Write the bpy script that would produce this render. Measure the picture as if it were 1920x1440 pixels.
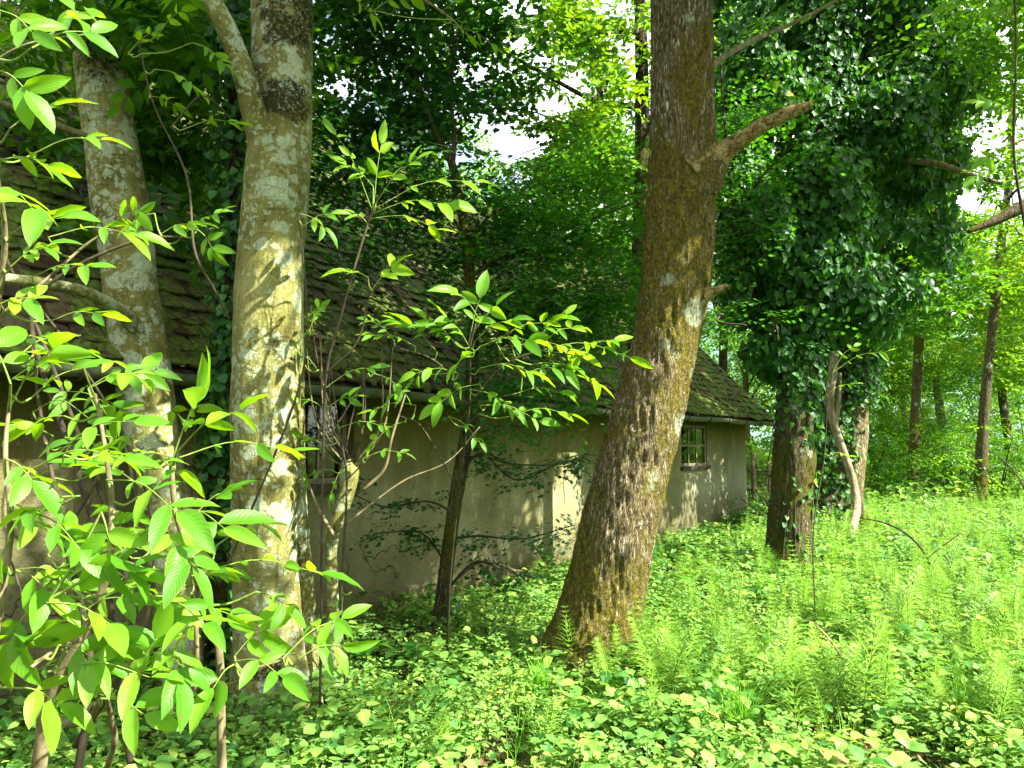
import bpy, math, random
import numpy as np
from mathutils import Vector, Matrix

for o in list(bpy.data.objects):
    bpy.data.objects.remove(o, do_unlink=True)
SC = bpy.context.scene
COL = SC.collection
rng = np.random.default_rng(7)
random.seed(7)
R = math.radians
A = np.array

# ---------------------------------------------------------------- camera
F_PX = 1387.0
EYE = 1.6
PITCH = math.atan((835 - 720) / F_PX)
cam = bpy.data.cameras.new('camera')
cam.sensor_width = 36.0
cam.lens = 36.0 * F_PX / 1920.0
cam.clip_start = 0.05
cam.clip_end = 2000
cob = bpy.data.objects.new('camera', cam)
cob.location = (0, 0, EYE)
cob.rotation_euler = (R(90) + PITCH, 0, 0)
COL.objects.link(cob)
SC.camera = cob

# ---------------------------------------------------------------- sky, sun, exposure
SUN_AZ = R(-26)      # from +X towards +Y
SUN_EL = R(43)
S = A([math.cos(SUN_EL) * math.cos(SUN_AZ), math.cos(SUN_EL) * math.sin(SUN_AZ), math.sin(SUN_EL)])
world = bpy.data.worlds.new('World')
SC.world = world
world.use_nodes = True
nt = world.node_tree
nt.nodes.clear()
sky = nt.nodes.new('ShaderNodeTexSky')
sky.sky_type = 'NISHITA'
sky.sun_disc = False
sky.sun_elevation = SUN_EL
sky.sun_rotation = R(90) - SUN_AZ
sky.air_density = 1.0
sky.dust_density = 0.6
bg = nt.nodes.new('ShaderNodeBackground')
bg.inputs['Strength'].default_value = 0.062
out = nt.nodes.new('ShaderNodeOutputWorld')
tc = nt.nodes.new('ShaderNodeTexCoord')
mp = nt.nodes.new('ShaderNodeMapping')
mp.inputs['Scale'].default_value = (1.6, 1.6, 3.6)
mp.inputs['Location'].default_value = (0.3, 0.1, 0.25)
ns = nt.nodes.new('ShaderNodeTexNoise')
ns.inputs['Scale'].default_value = 1.7
ns.inputs['Detail'].default_value = 7
rp = nt.nodes.new('ShaderNodeValToRGB')
rp.color_ramp.elements[0].position = 0.28
rp.color_ramp.elements[1].position = 0.48
mx = nt.nodes.new('ShaderNodeMix')
mx.data_type = 'RGBA'
mx.inputs[7].default_value = (9.5, 9.6, 10.2, 1)
nt.links.new(tc.outputs['Generated'], mp.inputs['Vector'])
nt.links.new(mp.outputs['Vector'], ns.inputs['Vector'])
nt.links.new(ns.outputs['Fac'], rp.inputs['Fac'])
nt.links.new(rp.outputs['Color'], mx.inputs[0])
nt.links.new(sky.outputs['Color'], mx.inputs[6])
nt.links.new(mx.outputs[2], bg.inputs['Color'])
nt.links.new(bg.outputs['Background'], out.inputs['Surface'])

sl = bpy.data.lights.new('sun', 'SUN')
sl.energy = 5.0
sl.angle = R(0.5)
sl.color = (1.0, 0.95, 0.84)
so = bpy.data.objects.new('sun', sl)
so.rotation_euler = Vector(S).to_track_quat('Z', 'Y').to_euler()
so.location = (20, 5, 30)
COL.objects.link(so)

SC.view_settings.view_transform = 'Standard'
SC.view_settings.look = 'None'
SC.view_settings.exposure = 2.38
SC.view_settings.gamma = 1.0
SC.view_settings.use_curve_mapping = False
SC.render.engine = 'CYCLES'
SC.cycles.use_denoising = True
SC.cycles.max_bounces = 7
SC.cycles.diffuse_bounces = 4
SC.cycles.glossy_bounces = 2
SC.cycles.transmission_bounces = 5
SC.cycles.transparent_max_bounces = 6
SC.cycles.caustics_reflective = False
SC.cycles.caustics_refractive = False
SC.cycles.sample_clamp_indirect = 6

# ---------------------------------------------------------------- pixel <-> place helpers
FW = A([0, math.cos(PITCH), math.sin(PITCH)])
UP = A([0, -math.sin(PITCH), math.cos(PITCH)])
CAM = A([0, 0, EYE])

def ray(px, py):
    return A([1., 0, 0]) * ((px - 960) / F_PX) + UP * ((720 - py) / F_PX) + FW

def P(px, py, Y):
    d = ray(px, py)
    return CAM + d * (Y / d[1])

def G(px, py, z=0.0):
    d = ray(px, py)
    return CAM + d * ((z - EYE) / d[2])

# ---------------------------------------------------------------- numeric noise
def _h(ix, iy, iz, seed):
    n = (ix * 374761393 + iy * 668265263 + iz * 2147483647 + seed * 974634777) & 0xFFFFFFFF
    n = ((n ^ (n >> 13)) * 1274126177) & 0xFFFFFFFF
    n = n ^ (n >> 16)
    return (n & 0xFFFFFF) / float(0xFFFFFF)

def vnoise(p, seed=0):
    p = np.asarray(p, float)
    i = np.floor(p).astype(np.int64)
    f = p - i
    f = f * f * (3 - 2 * f)
    r = 0
    for dx in (0, 1):
        for dy in (0, 1):
            for dz in (0, 1):
                w = (f[..., 0] if dx else 1 - f[..., 0]) * (f[..., 1] if dy else 1 - f[..., 1]) * (f[..., 2] if dz else 1 - f[..., 2])
                r = r + w * _h(i[..., 0] + dx, i[..., 1] + dy, i[..., 2] + dz, seed)
    return r * 2 - 1

def fbm(p, oct=3, seed=0):
    p = np.asarray(p, float)
    s, a, t = 0, 1.0, 0
    for k in range(oct):
        s = s + a * vnoise(p * 2 ** k, seed + k)
        t += a
        a *= .5
    return s / t

def ground_z(x, y):
    x = np.asarray(x, float); y = np.asarray(y, float)
    p = np.stack([x * .35, y * .35, x * 0], -1)
    r = np.clip((np.hypot(x, y) - 16) / 40, 0, 1)
    return 0.05 * fbm(p, 3, 3) + .35 * r

# ---------------------------------------------------------------- mesh helpers
def props(o, label=None, cat=None, group=None, kind=None):
    if label: o['label'] = label
    if cat: o['category'] = cat
    if group: o['group'] = group
    if kind: o['kind'] = kind
    return o

def empty(name, loc, label=None, cat=None, group=None, kind=None):
    o = bpy.data.objects.new(name, None)
    o.empty_display_size = .2
    o.location = [float(c) for c in loc]
    COL.objects.link(o)
    return props(o, label, cat, group, kind)

def mesh_data(name, V, F, mat, tint=None, uv=None, smooth=True, mats=None, midx=None):
    """V (n,3); F (m,3) or (m,4) array."""
    V = np.asarray(V, np.float32)
    F = np.asarray(F, np.int32)
    me = bpy.data.meshes.new(name)
    n, k = F.shape
    me.vertices.add(len(V))
    me.vertices.foreach_set('co', V.ravel())
    me.loops.add(n * k)
    me.loops.foreach_set('vertex_index', F.ravel())
    me.polygons.add(n)
    me.polygons.foreach_set('loop_start', np.arange(0, n * k, k, dtype=np.int32))
    me.polygons.foreach_set('loop_total', np.full(n, k, np.int32))
    me.polygons.foreach_set('use_smooth', np.full(n, bool(smooth)))
    if tint is not None:
        a = me.attributes.new('tint', 'FLOAT', 'FACE')
        a.data.foreach_set('value', np.asarray(tint, np.float32))
    if uv is not None:
        u = me.uv_layers.new(name='UVMap')
        u.data.foreach_set('uv', np.asarray(uv, np.float32)[F.ravel()].ravel())
    for m in (mats or [mat]):
        me.materials.append(m)
    if midx is not None:
        me.polygons.foreach_set('material_index', np.asarray(midx, np.int32))
    me.update(calc_edges=True)
    return me

def link(name, me, parent=None, loc=None):
    o = bpy.data.objects.new(name, me)
    COL.objects.link(o)
    if parent is not None:
        o.parent = parent
        if loc is None:
            o.location = [-c for c in parent.location]   # mesh is in world coordinates
        else:
            o.location = [float(c) for c in loc]
    elif loc is not None:
        o.location = [float(c) for c in loc]
    return o

def build(name, V, F, mat, parent=None, **k):
    return link(name, mesh_data(name, V, F, mat, **k), parent)

class Soup:
    """collects quads"""
    def __init__(s): s.V, s.F, s.n = [], [], 0
    def add(s, V, F):
        s.V.append(np.asarray(V, float)); s.F.append(np.asarray(F, int) + s.n); s.n += len(V)
    def box(s, c, ex, ey, ez):
        c, ex, ey, ez = map(lambda q: np.asarray(q, float), (c, ex, ey, ez))
        V = [c + a * ex + b * ey + d * ez for d in (-1, 1) for (a, b) in ((-1, -1), (1, -1), (1, 1), (-1, 1))]
        s.add(V, [(3, 2, 1, 0), (4, 5, 6, 7), (0, 1, 5, 4), (1, 2, 6, 5), (2, 3, 7, 6), (3, 0, 4, 7)])
    def get(s): return np.concatenate(s.V), np.concatenate(s.F)
    def build(s, name, mat, parent=None, **k):
        V, F = s.get()
        return build(name, V, F, mat, parent, **k)

def smooth_path(pts, rad, n):
    pts = np.asarray(pts, float); rad = np.asarray(rad, float)
    m = len(pts)
    if m == 2:
        t = np.linspace(0, 1, n)[:, None]
        return pts[0] * (1 - t) + pts[1] * t, rad[0] * (1 - t[:, 0]) + rad[1] * t[:, 0]
    seg = np.linalg.norm(np.diff(pts, axis=0), axis=1)
    k = np.concatenate([[0], np.cumsum(seg)])
    u = np.linspace(0, k[-1], n)
    i = np.clip(np.searchsorted(k, u, side='right') - 1, 0, m - 2)
    t = ((u - k[i]) / seg[i])[:, None]
    ext = np.vstack([2 * pts[0] - pts[1], pts, 2 * pts[-1] - pts[-2]])
    p0, p1, p2, p3 = ext[i], ext[i + 1], ext[i + 2], ext[i + 3]
    q = .5 * (2 * p1 + (p2 - p0) * t + (2 * p0 - 5 * p1 + 4 * p2 - p3) * t ** 2 + (3 * p1 - p0 - 3 * p2 + p3) * t ** 3)
    r = rad[i] * (1 - t[:, 0]) + rad[i + 1] * t[:, 0]
    return q, r

def tube(pts, rad, seg=8, n=None, disp=None, cap=True):
    if n is None:
        n = max(3, len(pts) * 3)
    q, r = smooth_path(pts, rad, n)
    T = np.gradient(q, axis=0)
    T /= np.linalg.norm(T, axis=1)[:, None] + 1e-9
    ref = A([0., 1, 0]) if abs(T[0][1]) < .8 else A([1., 0, 0])
    N = np.zeros_like(T)
    v = np.cross(T[0], ref); v /= np.linalg.norm(v)
    for i in range(n):
        v = v - T[i] * v.dot(T[i])
        v /= np.linalg.norm(v) + 1e-9
        N[i] = v
    B = np.cross(T, N)
    th = np.linspace(0, 2 * math.pi, seg, endpoint=False)
    D = N[:, None] * np.cos(th)[None, :, None] + B[:, None] * np.sin(th)[None, :, None]
    V = q[:, None] + D * r[:, None, None]
    if disp is not None:
        L = np.concatenate([[0], np.cumsum(np.linalg.norm(np.diff(q, axis=0), axis=1))])
        dd = disp(V, th, L, r)
        V = V + D * dd[..., None]
    V = V.reshape(-1, 3)
    a = np.arange(n - 1)[:, None] * seg + np.arange(seg)[None]
    b = np.arange(n - 1)[:, None] * seg + (np.arange(seg)[None] + 1) % seg
    F = np.stack([a, b, b + seg, a + seg], -1).reshape(-1, 4)
    if cap:
        V = np.vstack([V, q[0], q[-1]])
        c0, c1 = len(V) - 2, len(V) - 1
        s = np.arange(seg); s2 = (s + 1) % seg
        F0 = np.stack([s2, s, np.full(seg, c0), np.full(seg, c0)], -1)
        e = (n - 1) * seg
        # degenerate quads avoided: use pairs
        F0 = np.stack([s[1::2] if seg % 2 == 0 else s[1::2], s[0::2][:len(s[1::2])], np.full(len(s[1::2]), c0), (s[1::2] + 1) % seg], -1)
        F1 = np.stack([s[0::2][:len(s[1::2])] + e, s[1::2] + e, (s[1::2] + 1) % seg + e, np.full(len(s[1::2]), c1)], -1)
        F = np.vstack([F, F0, F1])
    return V, F

def pxpath(pts):
    """[(px,py,Y,width_px)] -> points and radii"""
    P3, rr = [], []
    for (x, y, Y, w) in pts:
        P3.append(P(x, y, Y)); rr.append(w / 2 / F_PX * Y)
    return P3, rr

# ---------------------------------------------------------------- materials
def new_mat(name):
    m = bpy.data.materials.new(name)
    m.use_nodes = True
    m.node_tree.nodes.clear()
    return m, m.node_tree

class NB:
    def __init__(s, name):
        s.m, s.t = new_mat(name)
    def n(s, kind, **kw):
        nd = s.t.nodes.new(kind)
        for k, v in kw.items():
            if k.startswith('_'): setattr(nd, k[1:], v)
            else: nd.inputs[k.replace('__', ' ')].default_value = v
        return nd
    def l(s, a, b): s.t.links.new(a, b)
    def noise(s, vec, scale, detail=4, rough=.55, dist=0):
        nd = s.n('ShaderNodeTexNoise', Scale=scale, Detail=detail, Roughness=rough, Distortion=dist)
        if vec is not None: s.l(vec, nd.inputs['Vector'])
        return nd.outputs['Fac']
    def map(s, vec, scale=(1, 1, 1), loc=(0, 0, 0)):
        nd = s.n('ShaderNodeMapping')
        nd.inputs['Scale'].default_value = scale
        nd.inputs['Location'].default_value = loc
        s.l(vec, nd.inputs['Vector'])
        return nd.outputs['Vector']
    def ramp(s, fac, stops, interp='LINEAR'):
        nd = s.n('ShaderNodeValToRGB')
        cr = nd.color_ramp
        cr.interpolation = interp
        while len(cr.elements) < len(stops): cr.elements.new(.5)
        for e, (p, c) in zip(cr.elements, stops):
            e.position = p
            e.color = (*c, 1) if not isinstance(c, (int, float)) else (c, c, c, 1)
        s.l(fac, nd.inputs['Fac'])
        return nd.outputs['Color']
    def mix(s, fac, a, b, mode='MIX'):
        nd = s.n('ShaderNodeMix', _data_type='RGBA', _blend_type=mode)
        for v, i in ((fac, 0), (a, 6), (b, 7)):
            if hasattr(v, 'is_linked') or hasattr(v, 'links'): s.l(v, nd.inputs[i])
            else: nd.inputs[i].default_value = v if i == 0 else (*v, 1)
        return nd.outputs[2]
    def math(s, op, a, b=0.0, clamp=False):
        nd = s.n('ShaderNodeMath', _operation=op, _use_clamp=clamp)
        for v, i in ((a, 0), (b, 1)):
            if hasattr(v, 'links'): s.l(v, nd.inputs[i])
            else: nd.inputs[i].default_value = v
        return nd.outputs[0]
    def bump(s, h, strength=.5, dist=.02, normal=None):
        nd = s.n('ShaderNodeBump', Strength=strength, Distance=dist)
        s.l(h, nd.inputs['Height'])
        if normal: s.l(normal, nd.inputs['Normal'])
        return nd.outputs['Normal']
    def obj(s): return s.n('ShaderNodeTexCoord').outputs['Object']
    def pos(s): return s.n('ShaderNodeNewGeometry').outputs['Position']
    def done(s, col, rough=.8, normal=None, spec=.3, metal=0):
        b = s.n('ShaderNodeBsdfPrincipled')
        if hasattr(col, 'links'): s.l(col, b.inputs['Base Color'])
        else: b.inputs['Base Color'].default_value = (*col, 1)
        if hasattr(rough, 'links'): s.l(rough, b.inputs['Roughness'])
        else: b.inputs['Roughness'].default_value = rough
        b.inputs['Specular IOR Level'].default_value = spec
        b.inputs['Metallic'].default_value = metal
        if normal: s.l(normal, b.inputs['Normal'])
        o = s.n('ShaderNodeOutputMaterial')
        s.l(b.outputs[0], o.inputs['Surface'])
        return s.m

def leaf_mat(name, stops, trans=(.30, .52, .02), tmix=.45, rough=.42, spec=.35, veins=False, big=.25):
    b = NB(name)
    at = b.n('ShaderNodeAttribute', _attribute_name='tint').outputs['Fac']
    oi = b.n('ShaderNodeObjectInfo').outputs['Random']
    fac = b.math('ADD', at, b.math('MULTIPLY', b.math('SUBTRACT', oi, .5), .12))
    # patches of older and younger growth through the crown
    big_n = b.math('MULTIPLY', b.math('SUBTRACT', b.noise(b.pos(), .55, 2), .5), big * 2)
    fac = b.math('ADD', fac, big_n, True)
    col = b.ramp(fac, stops)
    nrm = None
    if veins:
        uv = b.n('ShaderNodeTexCoord').outputs['UV']
        sp = b.n('ShaderNodeSeparateXYZ'); b.l(uv, sp.inputs[0])
        av = b.math('ABSOLUTE', sp.outputs[1])
        ph = b.math('SUBTRACT', b.math('MULTIPLY', sp.outputs[0], 62.), b.math('MULTIPLY', av, 17.))
        sn = b.math('POWER', b.math('ADD', b.math('MULTIPLY', b.math('SINE', ph), .5), .5), 5.)
        mid = b.math('LESS_THAN', av, .045)
        vv = b.math('MAXIMUM', b.math('MULTIPLY', sn, .55), mid)
        col = b.mix(b.math('MULTIPLY', vv, .28), col, (.20, .32, .06))
        tone = b.noise(b.pos(), 14., 3)
        col = b.mix(b.ramp(tone, [(.35, .45), (.6, 0.)]), col, (.05, .16, .008))
        spots = b.ramp(b.noise(b.pos(), 48., 3), [(.64, 0.), (.70, 1.)])
        col = b.mix(b.math('MULTIPLY', spots, .55), col, (.17, .11, .03))
        edge = b.math('MULTIPLY', b.ramp(av, [(.80, 0.), (.97, 1.)]), b.ramp(b.noise(b.pos(), 9., 2), [(.52, 0.), (.6, 1.)]))
        col = b.mix(b.math('MULTIPLY', edge, .7), col, (.22, .17, .04))
        nrm = b.bump(b.math('SUBTRACT', b.math('MULTIPLY', b.noise(b.pos(), 90., 2), .25), vv), .35, .003)
    tcol = b.mix(.45, col, trans)
    p = b.n('ShaderNodeBsdfPrincipled', Roughness=rough)
    p.inputs['Specular IOR Level'].default_value = spec
    b.l(col, p.inputs['Base Color'])
    t = b.n('ShaderNodeBsdfTranslucent')
    b.l(tcol, t.inputs['Color'])
    if nrm:
        b.l(nrm, p.inputs['Normal'])
    ms = b.n('ShaderNodeMixShader', Fac=tmix)
    b.l(p.outputs[0], ms.inputs[1]); b.l(t.outputs[0], ms.inputs[2])
    o = b.n('ShaderNodeOutputMaterial')
    b.l(ms.outputs[0], o.inputs['Surface'])
    return b.m

M = {}
M['walnut'] = leaf_mat('walnut_leaf', [(0, (.045, .17, .006)), (.5, (.095, .29, .012)), (.85, (.17, .38, .015)), (1, (.25, .44, .015))],
                       trans=(.46, .80, .0), tmix=.5, rough=.42, spec=.32, veins=True, big=.1)
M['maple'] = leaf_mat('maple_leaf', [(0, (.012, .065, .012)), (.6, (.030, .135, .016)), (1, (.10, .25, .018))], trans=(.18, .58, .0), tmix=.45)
M['maple_dark'] = leaf_mat('shade_toned_maple_leaf', [(0, (.008, .042, .014)), (.7, (.018, .085, .018)), (1, (.06, .17, .02))], trans=(.10, .40, .0), tmix=.35)  # darker copy of the maple leaf, shade put into its colour
M['ivy'] = leaf_mat('ivy_leaf', [(0, (.012, .055, .012)), (.5, (.030, .125, .022)), (.90, (.08, .23, .025)), (.955, (.20, .27, .01)), (1, (.42, .24, .01))],
                    trans=(.14, .45, .0), tmix=.33, rough=.46, spec=.35, big=.25)
M['wood_light'] = leaf_mat('sun_toned_crown_leaf', [(0, (.035, .15, .010)), (.5, (.08, .24, .012)), (.9, (.20, .36, .012)), (1, (.36, .38, .010))], trans=(.44, .72, .01), tmix=.5)  # sunlit look of the crowns put into a paler, yellower leaf colour
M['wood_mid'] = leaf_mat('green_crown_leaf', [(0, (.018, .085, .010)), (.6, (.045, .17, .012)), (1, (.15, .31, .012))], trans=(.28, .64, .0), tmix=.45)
M['cover'] = leaf_mat('ground_cover_leaf', [(0, (.035, .14, .03)), (.5, (.125, .28, .045)), (.92, (.27, .43, .075)), (1, (.36, .44, .05))], trans=(.32, .64, .03), tmix=.36, rough=.5, spec=.3, big=.22)
M['horsetail'] = leaf_mat('horsetail_needles', [(0, (.07, .22, .03)), (1, (.29, .46, .05))], trans=(.32, .62, .03), tmix=.35, rough=.5)
M['grass'] = leaf_mat('grass_blades', [(0, (.06, .22, .01)), (.8, (.15, .42, .02)), (1, (.38, .42, .10))], trans=(.34, .7, .01), tmix=.4, rough=.4)
M['litter'] = leaf_mat('dead_leaf', [(0, (.035, .022, .012)), (.5, (.09, .05, .025)), (1, (.20, .13, .06))], trans=(.2, .1, .03), tmix=.1, rough=.8, spec=.1)

def bark_smooth():
    b = NB('smooth_lichened_bark')
    p = b.pos()
    st = b.map(p, (1, 1, .35))
    base = b.ramp(b.math('ADD', b.math('MULTIPLY', b.noise(st, 9., 6, .65), .5), b.math('MULTIPLY', b.noise(p, 2.2, 4, .6), .5)), [(.34, (.06, .055, .012)), (.5, (.145, .14, .038)), (.66, (.25, .245, .10))])
    wp = b.n('ShaderNodeMix', _data_type='VECTOR'); wp.inputs[0].default_value = .10
    nz = b.n('ShaderNodeTexNoise', Scale=16., Detail=5., Roughness=.65); b.l(p, nz.inputs['Vector'])
    b.l(p, wp.inputs[4]); b.l(nz.outputs['Color'], wp.inputs[5])
    def blot(scale, lo, hi, loc, amount, rs=2.6):
        v = b.n('ShaderNodeTexVoronoi', Scale=scale, Randomness=1.); b.l(b.map(wp.outputs[1], (1, 1, 1.3), loc), v.inputs['Vector'])
        reg = b.ramp(b.noise(b.map(p, (1, 1, .8), loc), rs, 4, .6), [(amount, 0.), (amount + .14, 1.)])
        cell = b.n('ShaderNodeSeparateXYZ'); b.l(v.outputs['Color'], cell.inputs[0])
        d = b.math('DIVIDE', v.outputs['Distance'], b.math('ADD', b.math('MULTIPLY', reg, b.math('ADD', cell.outputs[0], .35)), .04))
        return b.ramp(d, [(lo, 1.), (hi, 0.)])
    l1 = blot(8., .42, .50, (0, 0, 0), .40)
    l2 = blot(21., .40, .50, (3, 1, 2), .38, 3.5)
    l3 = blot(48., .34, .46, (7, 1, 5), .42, 5.)
    lc = b.ramp(b.noise(p, 60., 4, .7), [(.3, (.20, .25, .14)), (.7, (.38, .43, .30))])
    col = b.mix(b.math('MULTIPLY', l3, .55), base, (.30, .31, .12))
    col = b.mix(b.math('MULTIPLY', l2, .7), col, lc)
    col = b.mix(b.math('MULTIPLY', l1, .75), col, lc)
    cr = b.ramp(b.noise(b.map(p, (75, 75, 10)), 1., 4, .7, 1.8), [(.33, 1.), (.42, 0.)])
    hz = b.ramp(b.noise(b.map(p, (9, 9, 80)), 1., 4, .6, 1.), [(.30, 1.), (.40, 0.)])
    act = b.ramp(b.noise(p, 3.2, 3), [(.40, .15), (.6, 1.)])
    cr = b.math('MULTIPLY', b.math('MAXIMUM', cr, b.math('MULTIPLY', hz, .7)), act)
    col = b.mix(b.math('MULTIPLY', cr, .8), col, (.035, .028, .008))
    fine = b.ramp(b.noise(p, 42., 5, .75), [(.60, 0.), (.68, 1.)])
    mk = b.noise(p, 2.1, 6, .75)
    for (c_, r_) in ((P(550, 100, 4.4), .5), (P(560, 0, 4.4), .55), (P(560, 200, 4.4), .26), (P(190, 95, 4.5), .16), (P(180, 40, 4.5), .2), (P(175, 285, 4.5), .09), (P(195, 330, 4.5), .07), (P(478, 600, 4.4), .06), (P(490, 590, 4.4), .05), (P(300, 890, 4.6), .14), (P(480, 790, 4.4), .09), (P(500, 1290, 4.4), .3)):
        d_ = b.n('ShaderNodeVectorMath', _operation='DISTANCE'); b.l(p, d_.inputs[0]); d_.inputs[1].default_value = tuple(float(q) for q in c_)
        mk = b.math('ADD', mk, b.math('MULTIPLY', b.math('SUBTRACT', 1., b.math('DIVIDE', d_.outputs['Value'], r_), True), .18))
    ms = b.math('MULTIPLY', b.ramp(mk, [(.62, 0.), (.67, 1.)]), b.ramp(b.noise(p, 50., 5, .7), [(.40, 0.), (.5, 1.)]))
    col = b.mix(ms, col, (.022, .020, .005))
    col = b.mix(b.math('MULTIPLY', fine, .35), col, (.05, .045, .01))
    h = b.math('ADD', b.math('MULTIPLY', b.noise(b.map(p, (30, 30, 8)), 1., 6, .65), .9), b.math('MULTIPLY', b.math('MAXIMUM', l1, l2), .12))
    h = b.math('SUBTRACT', b.math('ADD', h, b.math('MULTIPLY', ms, .4)), b.math('MULTIPLY', cr, .6))
    return b.done(col, .88, b.bump(h, .9, .016), .15)

def bark_rough(name, moss=.5, tone=1.0, gold=True):
    b = NB(name)
    p = b.pos()
    vs = b.map(p, (34, 34, 5.0))
    n1 = b.noise(vs, 1., 6, .66, 2.6)
    n2 = b.noise(b.map(p, (70, 70, 16)), 1., 4, .6, 1.2)
    rid = b.math('SUBTRACT', 1., b.math('MULTIPLY', b.math('ABSOLUTE', b.math('SUBTRACT', n1, .5)), 5.), True)   # fissures
    h = b.math('SUBTRACT', b.math('ADD', b.math('MULTIPLY', n1, .6), b.math('MULTIPLY', n2, .55)), b.math('MULTIPLY', rid, .16))
    c = [tuple(tone * q for q in k) for k in ((.022, .016, .006), (.10, .08, .035), (.26, .22, .14), (.56, .52, .42))]
    base = b.ramp(h, [(.36, c[0]), (.46, c[1]), (.56, c[2]), (.68, c[3])])
    side = b.math('ADD', b.noise(b.map(p, (1.5, 1.5, .8)), 1.6, 6, .7), (moss - .5) * .5)
    if gold:
        zz = b.n('ShaderNodeSeparateXYZ'); b.l(p, zz.inputs[0])
        side = b.math('ADD', side, b.ramp(zz.outputs[2], [(.0, .16), (.45, 0.)]))
        d_ = b.n('ShaderNodeVectorMath', _operation='DISTANCE'); b.l(p, d_.inputs[0]); d_.inputs[1].default_value = tuple(P(1290, 470, 5.1))
        side = b.math('ADD', side, b.ramp(b.math('MULTIPLY', d_.outputs['Value'], .5), [(.2, .13), (.75, 0.)]))
        d2 = b.n('ShaderNodeVectorMath', _operation='DISTANCE'); b.l(p, d2.inputs[0]); d2.inputs[1].default_value = tuple(P(1060, 1160, 5.2))
        side = b.math('ADD', side, b.ramp(b.math('MULTIPLY', d2.outputs['Value'], .5), [(.1, .12), (.35, 0.)]))
    mm = b.math('MULTIPLY', b.ramp(side, [(.47, 0.), (.56, 1.)]), b.ramp(b.noise(p, 45., 4), [(.34, .2), (.5, 1.)]))
    mc = b.ramp(b.noise(p, 38., 4, .7), [(.3, (.030, .026, .003)), (.5, (.12, .11, .006)), (.7, (.33, .25, .008) if gold else (.12, .16, .01))])
    col = b.mix(b.math('MULTIPLY', mm, .85), base, mc)
    wp = b.n('ShaderNodeMix', _data_type='VECTOR'); wp.inputs[0].default_value = .12
    nz = b.n('ShaderNodeTexNoise', Scale=7., Detail=4.); b.l(p, nz.inputs['Vector'])
    b.l(p, wp.inputs[4]); b.l(nz.outputs['Color'], wp.inputs[5])
    v = b.n('ShaderNodeTexVoronoi', Scale=3.4); b.l(wp.outputs[1], v.inputs['Vector'])
    reg = b.ramp(b.noise(p, 1.3, 2), [(.48, 0.), (.60, 1.)])
    sp = b.math('MULTIPLY', b.ramp(b.math('DIVIDE', v.outputs['Distance'], b.math('ADD', reg, .05)), [(.22, 1.), (.30, 0.)]), b.ramp(n2, [(.40, 0.), (.5, 1.)]))
    col = b.mix(b.math('MULTIPLY', sp, .8), col, (.42, .50, .34))
    gz_ = b.n('ShaderNodeSeparateXYZ'); b.l(p, gz_.inputs[0])
    hh = b.math('ADD', h, b.math('MULTIPLY', mm, b.math('MULTIPLY', b.noise(p, 110., 3), .35)))
    return b.done(col, .9, b.bump(hh, 1., .06), .12)

M['bark_smooth'] = bark_smooth()
M['bark_rough'] = bark_rough('fissured_mossy_bark', .44, 1.6)
M['bark_ivy'] = bark_rough('fissured_brown_bark', .52, .75, False)
M['bark_dark'] = bark_rough('dark_bark', .5, .45, False)

def simple_bark(name, c0, c1, sc=30):
    b = NB(name)
    p = b.pos()
    col = b.ramp(b.noise(b.map(p, (1, 1, .3)), sc, 4), [(.3, c0), (.7, c1)])
    return b.done(col, .8, b.bump(b.noise(p, sc * 2, 3), .5, .004), .2)
M['twig'] = simple_bark('twig_bark', (.06, .05, .02), (.22, .19, .10))
M['green_twig'] = simple_bark('green_shoot', (.08, .15, .02), (.20, .27, .05))
M['dead_wood'] = simple_bark('bleached_dead_wood', (.08, .06, .03), (.32, .27, .17), 24)
b = NB('peeling_brown_wood')
p = b.pos()
h = b.math('ADD', b.math('MULTIPLY', b.noise(p, 16., 5, .7), .6), b.math('MULTIPLY', b.noise(b.map(p, (90, 90, 90)), 1., 3), .4))
M['stub_wood'] = b.done(b.ramp(h, [(.40, (.03, .02, .006)), (.47, (.13, .10, .03)), (.56, (.25, .20, .08)), (.68, (.38, .32, .17))]), .85, b.bump(h, 1., .02), .15)
M['twig_dark'] = simple_bark('dark_twig', (.02, .018, .01), (.07, .055, .03))
b = NB('birch_bark')
p = b.pos()
col = b.ramp(b.noise(b.map(p, (3, 3, 9)), 1.4, 4, .7), [(.42, (.04, .036, .025)), (.52, (.20, .19, .13)), (.7, (.38, .36, .28))])
M['birch'] = b.done(col, .7, None, .3)

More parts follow.
